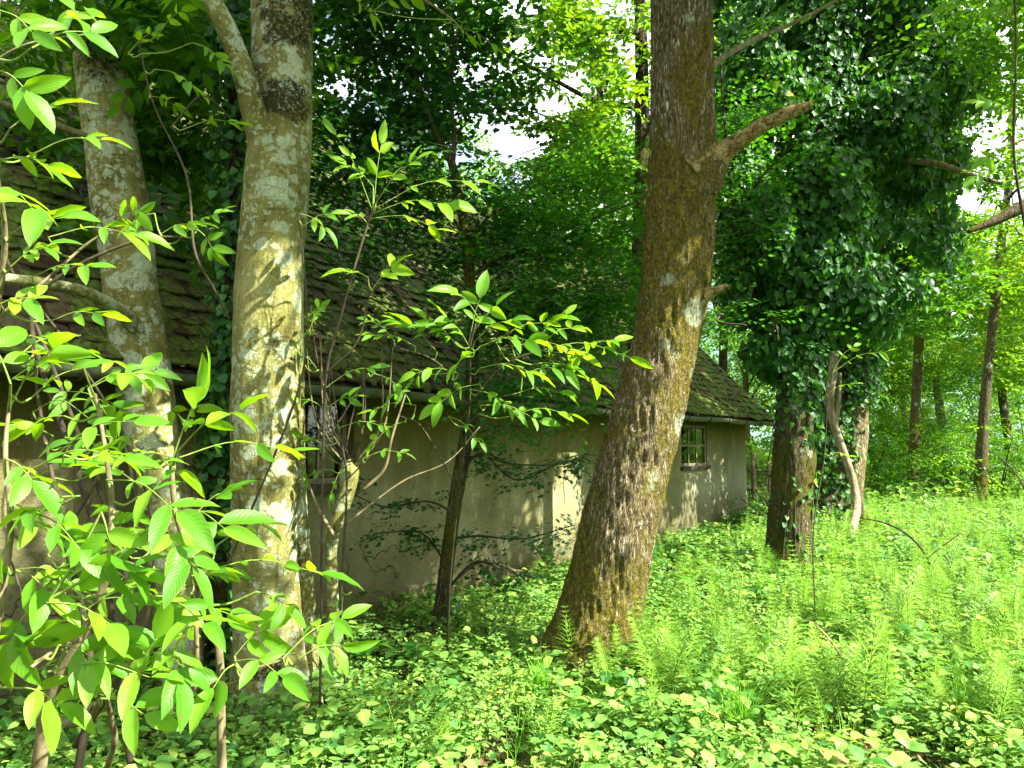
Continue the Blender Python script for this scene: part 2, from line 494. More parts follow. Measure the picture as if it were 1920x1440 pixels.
def plaster():
    b = NB('mossy_roughcast_plaster')
    p = b.pos()
    z = b.n('ShaderNodeSeparateXYZ'); b.l(p, z.inputs[0]); z = z.outputs[2]
    big = b.noise(p, 1.3, 6, .6)
    base = b.ramp(big, [(.3, (.21, .20, .09)), (.55, (.46, .44, .23)), (.75, (.60, .59, .40))])
    sx = b.n('ShaderNodeSeparateXYZ'); b.l(p, sx.inputs[0])
    pale = b.ramp(b.math('MULTIPLY', sx.outputs[0], .2), [(.48, 0.), (.85, 1.)])        # paler towards the far end
    base = b.mix(b.math('MULTIPLY', pale, .7), base, (.56, .57, .45))
    st = b.noise(b.map(p, (5, 5, .5)), 1.1, 5, .7)                      # run-off stains under the eave
    up = b.math('MULTIPLY', b.math('SUBTRACT', z, 1.0), .62)
    stain = b.ramp(b.math('ADD', b.math('MULTIPLY', st, .75), up), [(.42, 0.), (.85, 1.)])
    col = b.mix(b.math('MULTIPLY', stain, .92), base, (.17, .155, .014))
    pt = b.noise(p, 2.7, 6, .72)
    base2 = b.ramp(pt, [(.40, 0.), (.47, 1.)])
    col = b.mix(b.math('MULTIPLY', base2, .35), b.mix(.45, col, (.16, .14, .05)), col)
    bl = b.ramp(b.noise(b.map(p, (3, 3, 2)), 2.2, 6, .75), [(.60, 0.), (.66, 1.)])
    col = b.mix(b.math('MULTIPLY', bl, .5), col, (.55, .55, .42))
    low = b.ramp(b.math('ADD', z, b.math('MULTIPLY', b.math('SUBTRACT', b.noise(p, 1.8, 5, .7), .5), 1.1)), [(.15, 1.), (.85, 0.)])
    col = b.mix(b.math('MULTIPLY', low, .62), col, (.13, .11, .045))
    grain = b.noise(p, 40., 6, .8)
    pits = b.ramp(grain, [(.32, 1.), (.47, 0.)])
    col = b.mix(b.math('MULTIPLY', pits, .7), col, (.085, .075, .03))
    wv = b.n('ShaderNodeTexNoise', Scale=3., Detail=4.); b.l(p, wv.inputs['Vector'])
    wp = b.n('ShaderNodeMix', _data_type='VECTOR'); wp.inputs[0].default_value = .35
    b.l(p, wp.inputs[4]); b.l(wv.outputs['Color'], wp.inputs[5])
    v = b.n('ShaderNodeTexVoronoi', Scale=1.7, _feature='DISTANCE_TO_EDGE'); b.l(wp.outputs[1], v.inputs['Vector'])
    crk = b.math('MULTIPLY', b.ramp(v.outputs['Distance'], [(.002, .8), (.009, 0.)]), b.ramp(b.noise(p, 1.1, 2), [(.46, 0.), (.54, 1.)]))
    crk = b.math('MULTIPLY', crk, b.ramp(z, [(.5, 1.), (.95, .0)]))
    
    col = b.mix(crk, col, (.03, .025, .015))
    h = b.math('SUBTRACT', b.math('ADD', grain, b.math('MULTIPLY', big, .6)), b.math('MULTIPLY', crk, 1.))
    return b.done(col, .95, b.bump(h, 1., .045), .1)
M['plaster'] = plaster()

def tile_mat(name, moss):
    b = NB(name)
    p = b.pos()
    rnd = b.n('ShaderNodeAttribute', _attribute_name='tint').outputs['Fac']
    oi = b.n('ShaderNodeObjectInfo').outputs['Random']
    k = b.math('ADD', b.math('MULTIPLY', rnd, .5), b.math('MULTIPLY', b.noise(p, 12., 4), .6))
    base = b.ramp(k, [(.25, (.014, .009, .004)), (.6, (.046, .031, .012)), (.85, (.11, .082, .042))])
    mk = b.math('ADD', b.math('MULTIPLY', b.noise(p, 1.5, 4, .6), .7), b.math('MULTIPLY', b.noise(p, 16., 4, .7), .4))
    mm = b.ramp(mk, [(moss, 0.), (moss + .09, 1.)])
    mc = b.ramp(b.noise(p, 30., 3), [(.3, (.03, .05, .008)), (.7, (.11, .17, .02))])
    col = b.mix(mm, base, mc)
    return b.done(col, .92, b.bump(b.noise(p, 55., 4), .8, .015), .15)
M['tile'] = tile_mat('weathered_roof_tile', .50)
M['moss'] = simple_bark('roof_moss', (.022, .036, .004), (.085, .12, .012), 26)

def plain(name, c0, c1, sc=14, rough=.7, metal=0, spec=.3, bump=.3):
    b = NB(name)
    p = b.pos()
    col = b.ramp(b.noise(p, sc, 5, .65), [(.3, c0), (.7, c1)])
    return b.done(col, rough, b.bump(b.noise(p, sc * 4, 3), bump, .004), spec, metal)
M['gutter'] = plain('dull_zinc', (.035, .045, .018), (.10, .12, .065), 7, .55, .0, .5)
M['iron'] = plain('rusty_iron', (.02, .018, .012), (.07, .05, .03), 20, .7)
M['old_wood'] = plain('grey_weathered_wood', (.09, .075, .045), (.26, .23, .15), 16, .85)
M['dark_wood'] = plain('dark_weathered_wood', (.025, .022, .012), (.085, .07, .04), 16, .85)
M['fence'] = plain('fence_wood', (.06, .04, .025), (.16, .11, .07), 16, .85)
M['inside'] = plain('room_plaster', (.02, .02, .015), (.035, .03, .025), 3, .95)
M['hill'] = plain('far_wooded_hill', (.09, .16, .15), (.16, .26, .26), .06, 1., 0, 0, 0)  # distance haze put into the base colour as a blue-green tint
b = NB('window_glass')
gl = b.n('ShaderNodeBsdfGlossy', Roughness=.03); gl.inputs['Color'].default_value = (.9, .95, .85, 1)
tr = b.n('ShaderNodeBsdfTransparent'); tr.inputs['Color'].default_value = (.55, .6, .45, 1)
lw = b.n('ShaderNodeLayerWeight', Blend=.45)
ms = b.n('ShaderNodeMixShader')
b.l(b.math('ADD', b.math('MULTIPLY', lw.outputs['Facing'], .2), .02, True), ms.inputs[0]); b.l(tr.outputs[0], ms.inputs[1]); b.l(gl.outputs[0], ms.inputs[2])
o_ = b.n('ShaderNodeOutputMaterial'); b.l(ms.outputs[0], o_.inputs['Surface'])
M['glass'] = b.m

def soil():
    b = NB('leaf_mould_soil')
    p = b.pos()
    near = b.ramp(b.noise(p, 6., 6, .7), [(.3, (.022, .014, .008)), (.55, (.06, .04, .022)), (.75, (.12, .085, .045))])
    gr = b.ramp(b.noise(p, 11., 5, .7), [(.3, (.02, .05, .008)), (.7, (.07, .14, .02))])
    f = b.ramp(b.noise(p, .7, 3), [(.40, 0.), (.6, .8)])
    return b.done(b.mix(f, near, gr), .95, b.bump(b.noise(p, 25., 5), .9, .05), .1)
M['soil'] = soil()

# ---------------------------------------------------------------- leaf and spray templates
def fan(outline, cz=-.04):
    V = [(.45, 0, cz)] + [(x, y, z) for (x, y, z) in outline]
    n = len(outline)
    F = [(0, i + 1, (i + 1) % n + 1) for i in range(n)]
    return A(V, float), A(F)

def polar_leaf(half, base=.0, cz=-.05):
    """half: (deg from tip, radius); leaf centre at .45,0; +x is the tip"""
    pts = [(a, r) for a, r in half] + [(-a, r) for a, r in half[::-1] if a not in (0, 180)]
    o = [(.45 + r * .55 * math.cos(R(a)), r * .55 * math.sin(R(a)), .07 * abs(math.sin(R(a))) * r) for a, r in pts]
    return fan(o, cz)
L_MAPLE = polar_leaf([(0, 1.0), (24, .5), (52, 1.0), (80, .5), (112, .85), (150, .42), (180, .55)])
L_IVY = polar_leaf([(0, 1.05), (38, .62), (70, .92), (125, .85), (180, .45)])
L_HEART = polar_leaf([(0, 1.1), (30, .72), (65, .75), (110, .80), (150, .82), (180, .55)])
def L_oval(w=.24, fold=.05, bend=.08):
    V = A([(0, 0, 0), (.28, w, fold), (.68, w * .82, fold - bend * .5), (1, 0, -bend * 1.6), (.68, -w * .82, fold - bend * .5), (.28, -w, fold), (.5, 0, 0)], float)
    F = A([(0, 6, 1), (1, 6, 2), (2, 6, 3), (3, 6, 4), (4, 6, 5), (5, 6, 0)])
    return V, F
L_OVAL = L_oval()
L_RH = (A([(0, 0, 0), (.45, .27, .06), (1, 0, -.06), (.45, -.27, .06)], float), A([(0, 2, 1), (0, 3, 2)]))

def rotm(d, nrm):
    d = d / (np.linalg.norm(d, axis=-1, keepdims=True) + 1e-9)
    y = np.cross(nrm, d); y /= (np.linalg.norm(y, axis=-1, keepdims=True) + 1e-9)
    z = np.cross(d, y)
    return np.stack([d, y, z], -1)        # columns

def assemble(parts):
    V, F, T, n = [], [], [], 0
    for (v, f, t) in parts:
        V.append(v); F.append(f + n); T.append(np.full(len(f), t)); n += len(v)
    return np.concatenate(V), np.concatenate(F), np.concatenate(T)

def place_leaf(leaf, at, d, nrm, s, t):
    M3 = rotm(A(d, float), A(nrm, float))
    return (leaf[0] * s @ M3.T + at, leaf[1], t)

def twig_strip(a, b_, w):
    a, b_ = A(a, float), A(b_, float)
    return (A([a + A([0, w, 0]), a - A([0, w, 0]), b_, a + A([0, 0, w * 1.7])]), A([(0, 1, 2), (1, 3, 2), (3, 0, 2)]), .15)

def spray(leaf, n, size, length=.45, spread=55, seed=0, droop=.25, pinnate=False):
    r = np.random.default_rng(seed)
    out = [twig_strip((0, 0, 0), (length, 0, -droop * .15), .004)]
    for i in range(n):
        t = (i + 1) / n
        x = length * t
        side = 1 if i % 2 else -1
        if pinnate: t = math.ceil((i + 1) / 2) / (n / 2); x = length * min(1, t)
        a = R(spread * (1 - .75 * (t > .97)) + r.normal(0, 9)) * side
        z = -droop * .15 * t * t + (0 if pinnate else r.normal(0, .02))
        pet = size * (.05 if pinnate else .45)
        d = A([math.cos(a), math.sin(a), r.normal(-.18, .22)])
        nr = A([r.normal(0, .3), r.normal(0, .3), 1])
        at = A([x, 0, z]) + d * pet * A([1, 1, .3])
        out.append(place_leaf(leaf, at, d, nr, size * r.uniform(.7, 1.15), r.uniform(.2, .75)))
    return assemble(out)

SP_MAPLE = [spray(L_MAPLE, 10, .075, .42, 60, s) for s in range(4)]
SP_MAPLE_C = [spray(L_IVY, 11, .085, .48, 60, 40 + s) for s in range(4)]
SP_BROAD = [spray(L_RH, 14, .115, .60, 55, 10 + s) for s in range(4)]
SP_PIN = [spray(L_RH, 11, .12, .34, 62, 20 + s, pinnate=True) for s in range(3)]
SP_FAR = [spray(L_RH, 16, .16, .9, 55, 30 + s) for s in range(4)]
L_IV6 = polar_leaf([(0, 1.1), (55, .78), (115, .9), (180, .5)])
ONE_IVY = [(L_IV6[0] - A([.1, 0, 0]), L_IV6[1], np.full(len(L_IV6[1]), .5))]

def scatter(templates, pos, rot, scl, tin, r):
    """returns V,F,T"""
    pick = r.integers(0, len(templates), len(pos))
    V, F, T, n = [], [], [], 0
    for k, (tv, tf, tt) in enumerate(templates):
        m = np.where(pick == k)[0]
        if not len(m): continue
        v = np.einsum('nij,vj->nvi', rot[m] * scl[m][:, None, None], tv) + pos[m][:, None]
        V.append(v.reshape(-1, 3))
        off = (np.arange(len(m)) * len(tv))[:, None, None] + n
        F.append((tf[None] + off).reshape(-1, 3))
        T.append((tt[None] + tin[m][:, None]).ravel())
        n += len(m) * len(tv)
    return np.concatenate(V), np.concatenate(F), np.clip(np.concatenate(T), 0, 1)

# sun gaps: where the photograph shows sunlight landing, the crowns above are open there
LIT = []          # (point, radius)
STRONG = []
def lit(p, r, strong=False):
    LIT.append((A(p, float), r))
    if strong: STRONG.append((A(p, float), r * .9 + .05))
# clearing floor: outline (in the photograph's view) of the ground that lies in the sun
CLEAR = A([(540, 1500), (640, 1375), (760, 1345), (870, 1300), (1010, 1260), (1130, 1275), (1225, 1225), (1235, 1150), (1330, 1120), (1430, 1085), (1425, 1010), (1520, 985), (1620, 930), (1640, 885), (2300, 880), (2700, 1500)], float)
def inside(px, py, poly):
    r = np.zeros(len(px), bool)
    j = len(poly) - 1
    for i in range(len(poly)):
        xi, yi = poly[i]; xj, yj = poly[j]
        c = ((yi > py) != (yj > py)) & (px < (xj - xi) * (py - yi) / (yj - yi + 1e-12) + xi)
        r ^= c
        j = i
    return r
def lands_in_clearing(pos):
    g = pos - S * ((pos[:, 2] - .15) / S[2])[:, None]
    v = g - CAM
    yy = np.maximum(v @ FW, .1)
    px = v[:, 0] / yy * F_PX + 960; py = 720 - (v @ UP) / yy * F_PX
    shade = fbm(np.stack([g[:, 0] * .9, g[:, 1] * .9, g[:, 0] * 0], -1), 3, 91) > .20
    return inside(px, py, CLEAR) & (v @ FW > .5) & (pos[:, 2] > 2.2) & ~shade & (g[:, 1] < 15)

SHADED = []
def in_shade_lines(pos):
    k = np.zeros(len(pos), bool)
    for p, r in SHADED:
        d = pos - p
        s = d @ S
        k |= (np.linalg.norm(d - s[:, None] * S, axis=1) < r) & (s > 3.0)
    for p, r in STRONG:
        d = pos - p
        s = d @ S
        k &= ~(np.linalg.norm(d - s[:, None] * S, axis=1) < r + .12)
    return k

def open_to_sun(pos, rot=None, reach=0.):
    if rot is not None and reach > 0:
        k = open_to_sun(pos)
        dense = in_shade_lines(pos + rot[:, :, 0] * reach * .5)
        for f in (.5, 1.):
            k &= open_to_sun(pos + rot[:, :, 0] * reach * f)
        return k | dense
    keep = ~lands_in_clearing(pos)
    for p, r in LIT:
        d = pos - p
        s = d @ S
        dist = np.linalg.norm(d - s[:, None] * S, axis=1)
        keep &= ~((dist < r) & (s > .9))
    return keep

def directions(n, r, down=.15, up=.35):
    a = r.uniform(0, 2 * math.pi, n)
    z = r.normal(-down, up, n)
    d = np.stack([np.cos(a), np.sin(a), z], -1)
    nr = np.stack([r.normal(0, .32, n), r.normal(0, .32, n), np.ones(n)], -1)
    return rotm(d, nr)

TRIS = [0]
# the wood is open to the sky in a few places above the roof, between one crown and the next
SKY_GAPS = [(968, 268, 44, 26), (925, 225, 24, 16), (1040, 190, 34, 26), (1075, 150, 26, 22), (640, 150, 26, 24), (905, 130, 34, 20), (965, 80, 30, 18), (860, 290, 34, 20), (600, 60, 18, 18), (700, 200, 16, 12), (1180, 90, 20, 22), (1140, 10, 30, 14), (980, 15, 26, 12),
            (1895, 360, 30, 18), (1820, 385, 24, 14), (1880, 60, 16, 12), (295, 50, 14, 10), (780, 170, 14, 12), (820, 60, 14, 12)]
def thin_between_crowns(pos, rot, reach):
    k = np.ones(len(pos), bool)
    for f in (0., .5, 1.):
        v = pos + rot[:, :, 0] * reach * f - CAM
        yy = np.maximum(v @ FW, .1)
        px = v[:, 0] / yy * F_PX + 960; py = 720 - (v @ UP) / yy * F_PX
        wob = 1 + .5 * vnoise(np.stack([px * .03, py * .03, px * 0], -1), 5)
        far_ = v[:, 1] > 4.0
        for gx_, gy_, rx, ry in SKY_GAPS:
            k &= ~((((px - gx_) / rx) ** 2 + ((py - gy_) / ry) ** 2 < wob) & far_)
    return pos[k], rot[k]
def foliage(name, templates, mat, pos, r, scl=(.8, 1.2), tin=(-.2, .25), parent=None, gap=True, down=.15, up=.35, rot=None):
    if rot is None: rot = directions(len(pos), r, down, up)
    if gap:
        k = open_to_sun(pos, rot, float(templates[0][0][:, 0].max())); pos = pos[k]; rot = rot[k]
    pos, rot = thin_between_crowns(pos, rot, float(templates[0][0][:, 0].max()))
    n = len(pos)
    V, F, T = scatter(templates, pos, rot, r.uniform(*scl, n), r.uniform(*tin, n), r)
    TRIS[0] += len(F)
    return build(name, V, F, mat, parent, tint=T, smooth=False)

def blob(c, rad, n, r, hollow=.35, clump=0, flat=.35):
    """points in an ellipsoid gathered into clumps"""
    c = A(c, float); rad = A(rad, float) * np.ones(3)
    def pts(m):
        d = r.normal(0, 1, (m, 3)); d /= np.linalg.norm(d, axis=1)[:, None]
        return c + d * rad * (r.uniform(hollow ** 3, 1, (m, 1)) ** (1 / 3))
    if not clump: return pts(n)
    cs = pts(clump)
    size = rad.mean() / clump ** (1 / 3) * .95
    k = r.integers(0, clump, n)
    off = r.normal(0, 1, (n, 3)) * size * .62 * A([1, 1, flat + .25])
    return cs[k] + off

# ================================================================ SETTING
# ground, one sheet to the horizon
def grid_axis():
    a = np.concatenate([np.linspace(-16, 16, 129), ])
    far = 16 * np.geomspace(1.08, 40, 22)
    return np.concatenate([-far[::-1], a, far])
gx = grid_axis(); gy = grid_axis() + 10
X, Y = np.meshgrid(gx, gy, indexing='ij')
Zg = ground_z(X, Y)
Vg = np.stack([X, Y, Zg], -1).reshape(-1, 3)
nx, ny = X.shape
ii = (np.arange(nx - 1)[:, None] * ny + np.arange(ny - 1)[None]).ravel()
Fg = np.stack([ii, ii + ny, ii + ny + 1, ii + 1], -1)
build('ground', Vg, Fg, M['soil'])['kind'] = 'structure'

# far wooded hill
hx = np.linspace(-420, 420, 85); hy = np.linspace(230, 470, 26)
X, Y = np.meshgrid(hx, hy, indexing='ij')
prof = np.sin(np.clip((Y - 230) / 240, 0, 1) * math.pi * .5)
Hh = (122 + 34 * fbm(np.stack([X * .006, Y * .006, X * 0], -1), 3, 5)) * prof + 5 * fbm(np.stack([X * .09, Y * .09, X * 0], -1), 2, 9) - 2
Vh = np.stack([X, Y, Hh], -1).reshape(-1, 3)
ii = (np.arange(84)[:, None] * 26 + np.arange(25)[None]).ravel()
build('hill', Vh, np.stack([ii, ii + 26, ii + 27, ii + 1], -1), M['hill'])['kind'] = 'structure'

# ================================================================ COTTAGE
VPX = 1962
ANG = math.atan((VPX - 960) / F_PX)
D = A([math.sin(ANG), math.cos(ANG), 0])          # along the wall, away
Nn = A([-math.cos(ANG), math.sin(ANG), 0])        # into the house
Zu = A([0., 0, 1])
C0 = G(1402, 985); C0[2] = 0
WALL_H = 2.42
LEN = 16.5
def W(px, py):
    d = ray(px, py)
    t = (C0 - CAM).dot(Nn) / d.dot(Nn)
    q = CAM + d * t
    return (C0 - q).dot(D), q[2]                  # s back along the wall from the far corner, height
def H(s, t, z): return C0 - D * s + Nn * t + Zu * z

house = empty('cottage', H(LEN / 2, 2, 0), 'low abandoned cottage with mossy tiled roof and stained cream plaster behind the trees', 'house')
s1a, z1a = W(1326, 872); s1b, z1b = W(1276, 785)
s2a, z2a = W(662, 905); s2b, z2b = W(562, 742)
wins = [(s1a, s1b, 1.17, 1.98), (s2a, s2b, z2a, z2b)]
print('windows', s1a, s1b, z1a, z1b, s2a, s2b, z2a, z2b)
TH = .42
wins = [(s1a, s1b, z1a, z1b), (s2a, s2b, z2a, z2b)]
# front wall: columns and infill round the openings, finely divided and slightly uneven
edges = [0.0, wins[0][0], wins[0][1], wins[1][0], wins[1][1], LEN]
sp = Soup()
def slab(sa, sb, za, zb):
    ns_, nz_ = max(1, int((sb - sa) / .12)), max(1, int((zb - za) / .12))
    ss = np.linspace(sa, sb, ns_ + 1); zz = np.linspace(za, zb, nz_ + 1)
    SS, ZZ = np.meshgrid(ss, zz, indexing='ij')
    base = C0[None, None] - D * SS[..., None] + Zu * ZZ[..., None]
    off = .018 * fbm(base * 1.7, 3, 11) + .005 * fbm(base * 9, 2, 12)
    inner = (SS > .02)
    V = base - Nn * (off * inner)[..., None]
    V = V.reshape(-1, 3)
    i = (np.arange(ns_)[:, None] * (nz_ + 1) + np.arange(nz_)[None]).ravel()
    sp.add(V, np.stack([i, i + 1, i + nz_ + 2, i + nz_ + 1], -1))
for k in range(5):
    a, b_ = edges[k], edges[k + 1]
    if k in (1, 3):
        w = wins[0 if k == 1 else 1]
        slab(a, b_, -.3, w[2]); slab(a, b_, w[3], WALL_H)
    else:
        slab(a, b_, -.3, WALL_H)
# reveals, inside face, gable ends, back wall
for w in wins:
    for (sa, sb, za, zb) in ((w[0], w[0], w[2], w[3]), (w[1], w[1], w[2], w[3]), (w[0], w[1], w[2], w[2]), (w[0], w[1], w[3], w[3])):
        f = [H(sa, -.004, za), H(sb, -.004, zb if sa == sb else za), H(sb, TH, zb if sa == sb else za), H(sa, TH, za)]
        if sa == sb: f = [H(sa, -.004, za), H(sa, -.004, zb), H(sa, TH, zb), H(sa, TH, za)]
        sp.add(f, [(0, 1, 2, 3)])
DEP = 6.8
RP = math.tan(R(46))
RID = DEP / 2
zr = WALL_H + RID * RP
sp.add([H(0, 0, -.3), H(0, DEP, -.3), H(0, DEP, WALL_H), H(0, 0, WALL_H)], [(0, 1, 2, 3)])
sp.add([H(0, 0, WALL_H), H(0, DEP, WALL_H), H(0, RID + .01, zr - .1), H(0, RID, zr - .1)], [(0, 1, 2, 3)])
sp.add([H(LEN, 0, -.3), H(LEN, DEP, -.3), H(LEN, DEP, WALL_H), H(LEN, 0, WALL_H)], [(0, 1, 2, 3)])
sp.add([H(0, DEP, -.3), H(LEN, DEP, -.3), H(LEN, DEP, WALL_H), H(0, DEP, WALL_H)], [(0, 1, 2, 3)])
sp.build('wall', M['plaster'], house, smooth=True)
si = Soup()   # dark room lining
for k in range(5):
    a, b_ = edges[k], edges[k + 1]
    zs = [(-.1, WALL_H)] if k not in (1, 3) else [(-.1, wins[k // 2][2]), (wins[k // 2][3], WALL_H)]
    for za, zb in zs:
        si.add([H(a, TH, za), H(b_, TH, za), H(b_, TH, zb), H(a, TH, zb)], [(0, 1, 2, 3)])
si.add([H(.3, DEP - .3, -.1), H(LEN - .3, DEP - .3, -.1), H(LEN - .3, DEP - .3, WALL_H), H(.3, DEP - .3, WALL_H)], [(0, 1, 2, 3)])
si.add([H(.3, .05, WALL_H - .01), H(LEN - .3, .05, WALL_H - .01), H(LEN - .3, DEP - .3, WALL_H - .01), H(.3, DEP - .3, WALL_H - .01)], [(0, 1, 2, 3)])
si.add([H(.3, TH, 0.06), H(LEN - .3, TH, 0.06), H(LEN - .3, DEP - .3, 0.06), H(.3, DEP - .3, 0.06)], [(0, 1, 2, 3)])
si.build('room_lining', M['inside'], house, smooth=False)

def bar(sp_, sa, sb, za, zb, ta, tb):
    c = H((sa + sb) / 2, (ta + tb) / 2, (za + zb) / 2)
    sp_.box(c, D * (sb - sa) / 2, Nn * (tb - ta) / 2, Zu * (zb - za) / 2)

def window(w, cols, rows, label, lint, proud):
    sa, sb, za, zb = w
    s_ = Soup()
    fw = .045
    t0, t1 = proud, proud + .06
    bar(s_, sa, sb, za, za + fw, t0, t1); bar(s_, sa, sb, zb - fw - lint, zb - lint, t0, t1)
    bar(s_, sa, sa + fw, za + fw + .001, zb - fw - lint - .001, t0, t1); bar(s_, sb - fw, sb, za + fw + .001, zb - fw - lint - .001, t0, t1)
    fr = s_.build('window', M['old_wood'], house, smooth=False)
    fr['label'] = label
    if lint > 0:
        s_ = Soup(); bar(s_, sa - .02, sb + .02, zb - lint + .002, zb + .03, proud - .03, proud + .05)
        link_c(s_, 'lintel_board', M['dark_wood'], fr)
    s_ = Soup(); bar(s_, sa - .04, sb + .04, za - .07, za - .002, -.05, .12)
    link_c(s_, 'sill', M['dark_wood'], fr)
    ia, ib, ja, jb = sa + fw, sb - fw, za + fw, zb - fw - lint
    for i in range(1, cols):
        s_ = Soup(); x = ia + (ib - ia) * i / cols
        bar(s_, x - .012, x + .012, ja + .001, jb - .001, t0 + .012, t0 + .038); link_c(s_, 'glazing_bar', M['old_wood'], fr)
    for j in range(1, rows):
        s_ = Soup(); zz = ja + (jb - ja) * j / rows
        bar(s_, ia + .001, ib - .001, zz - .016, zz + .016, t0 + .008, t0 + .042); link_c(s_, 'glazing_bar', M['old_wood'], fr)
    for i in range(cols):
        for j in range(rows):
            xa = ia + (ib - ia) * i / cols + .012; xb = ia + (ib - ia) * (i + 1) / cols - .012
            ya = ja + (jb - ja) * j / rows + .012; yb = ja + (jb - ja) * (j + 1) / rows - .012
            s_ = Soup(); bar(s_, xa, xb, ya, yb, t0 + .022, t0 + .026)
            link_c(s_, 'pane', M['glass'], fr)
    return fr

def link_c(s_, name, mat, parent):
    V, F = s_.get()
    o = bpy.data.objects.new(name, mesh_data(name, V, F, mat, smooth=False))
    COL.objects.link(o); o.parent = parent
    return o
window(wins[0], 3, 2, 'small barred window with dark lintel board near the far corner', .10, .02)
window(wins[1], 2, 2, 'dark window half hidden behind sprouting shoots', .0, .10)
# iron bars in the far window
fr0 = [o for o in bpy.data.objects if o.name == 'window'][0]
for i in range(5):
    x = wins[0][0] + .06 + (wins[0][1] - wins[0][0] - .12) * i / 4
    V, F = tube([H(x, .1, wins[0][2]), H(x, .1, wins[0][3])], [.008, .008], 6, 3)
    o = bpy.data.objects.new('bar', mesh_data('bar', V, F, M['iron'])); COL.objects.link(o); o.parent = fr0

# roof
OV, OVG = .42, .45                                 # eave and gable overhang
SL = math.hypot(1, RP)
Dn = (Nn + Zu * RP) / SL                           # up the slope
Rn = np.cross(D, Dn); Rn = Rn if Rn[2] > 0 else -Rn
EZ = WALL_H + .10 - OV * RP
def RF(s, u, h=0.0):                               # u measured up the slope from the eave
    return C0 - D * s - Nn * OV + Zu * EZ + Dn * u + Rn * h
SLOPE = (RID + OV) * SL
s_ = Soup()
s_.box((RF(-OVG, 0) + RF(LEN, SLOPE)) / 2 - Rn * .045, D * (LEN + OVG) / 2, Dn * SLOPE / 2, Rn * .03)
back = C0 + Nn * (DEP + OV) + Zu * EZ
Db = (-Nn + Zu * RP) / SL; Rb = Nn * RP / SL + Zu / SL
Rb = (Nn * RP + Zu) / SL
c = back + D * (OVG - LEN) / 2 + Db * SLOPE / 2
s_.box(c - Rb * .03, D * (LEN + OVG) / 2, Db * SLOPE / 2, Rb * .05)
s_.build('roof', M['dark_wood'], house, smooth=False)
s_ = Soup()
s_.box((RF(-OVG - .02, 0) + RF(-OVG - .02, SLOPE)) / 2 - Rn * .05, D * .02, Dn * (SLOPE / 2), Rn * .10)
s_.build('verge_board', M['dark_wood'], house, smooth=False)
for k in range(int(LEN / .8)):
    s_ = Soup(); x = .2 + k * .8
    s_.box((RF(x, 0.02) + RF(x, .75)) / 2 - Rn * .135, D * .045, Dn * .36, Rn * .055)
    s_.build('rafter', M['dark_wood'], house, smooth=False)

EXPO, TW = .165, .19
rt = np.random.default_rng(5)
tiles = []
nrow = int(SLOPE / EXPO)
for r_ in range(nrow):
    u = r_ * EXPO
    for c_ in range(int((LEN + OVG) / TW)):
        s = -OVG + .01 + (c_ + .5 + .5 * (r_ % 2)) * TW
        if s > LEN - .1: continue
        if rt.random() < .012: continue
        tiles.append((s, u))
def tile_template(seed):
    r = np.random.default_rng(seed)
    w, l, th = TW / 2 - .004, EXPO * 1.75, .018
    V = []
    for x, sx in ((0, 0), (.5, 1), (1, 1)):
        pass
    # local: x across, y up-slope, z normal; rounded lower edge, slight camber
    xs = A([-1, -.4, .4, 1]) * w
    low = A([.022, 0, 0, .022]) + r.normal(0, .003, 4)
    cam_ = A([0, .007, .007, 0])
    for k, top in ((0, True), (1, False)):
        for x, lo, cz in zip(xs, low, cam_):
            V.append((x, lo, cz + (th if top else 0) + .03)); V.append((x, l, cz + (th if top else 0) - .004))
    F = []
    for i in range(3):
        a = 2 * i
        F.append((a, a + 2, a + 3, a + 1))                    # top
        F.append((a + 8, a + 10, a + 2, a))                   # front edge
    F += [(8, 0, 1, 9), (14, 15, 7, 6)]
    return A(V, float), A(F)
TT = [tile_template(k) for k in range(4)]
TM = []
for k in range(4):
    TM.append(mesh_data('tile', TT[k][0], TT[k][1], M['tile'], tint=np.full(len(TT[k][1]), .2 + .2 * k), smooth=False))
def score(su):
    q = RF(su[0], su[1])
    v = q - CAM
    yy = v @ FW
    if yy < .5: return 1e6
    u_, w_ = v[0] / yy * F_PX + 960, 720 - (v @ UP) / yy * F_PX
    if not (-40 < u_ < 1960 and -40 < w_ < 1440): return 1e5 + yy
    return yy
tiles.sort(key=score)
tiles_root = house
Mrot = np.stack([D, Dn, Rn], -1)
VV, FF, TI, n_ = [], [], [], 0
for i, (s, u) in enumerate(tiles):
    k = int(rt.integers(0, 4))
    rz = rt.normal(0, .06); rx = rt.normal(0, .055); dz = rt.uniform(0, .012)
    m3 = Mrot @ np.array(Matrix.Rotation(rz, 3, 'Z') @ Matrix.Rotation(rx, 3, 'X'))
    slip = .05 * rt.random() if rt.random() < .05 else 0.
    at = RF(s, u - .02 - slip + rt.normal(0, .009), dz)
    if i < 290:
        o = bpy.data.objects.new('tile', TM[k]); COL.objects.link(o); o.parent = house
        mm = Matrix(m3.tolist()).to_4x4(); mm.translation = Vector(at - A(house.location))
        o.matrix_local = mm
    else:
        v = TT[k][0] @ m3.T + at
        VV.append(v); FF.append(TT[k][1] + n_); TI.append(np.full(len(TT[k][1]), rt.uniform(0, 1))); n_ += len(v)
build('tile_rows', np.concatenate(VV), np.concatenate(FF), M['tile'], house, tint=np.concatenate(TI), smooth=False)['kind'] = 'stuff'
# ridge caps
for k in range(int((LEN + OVG) / .36)):
    s = -OVG + .18 + k * .36
    V, F = tube([RF(s - .2, SLOPE, -.06), RF(s + .17, SLOPE, -.04)], [.10, .12], 10, 3)
    build('ridge_tile', V, F, M['tile'], house)
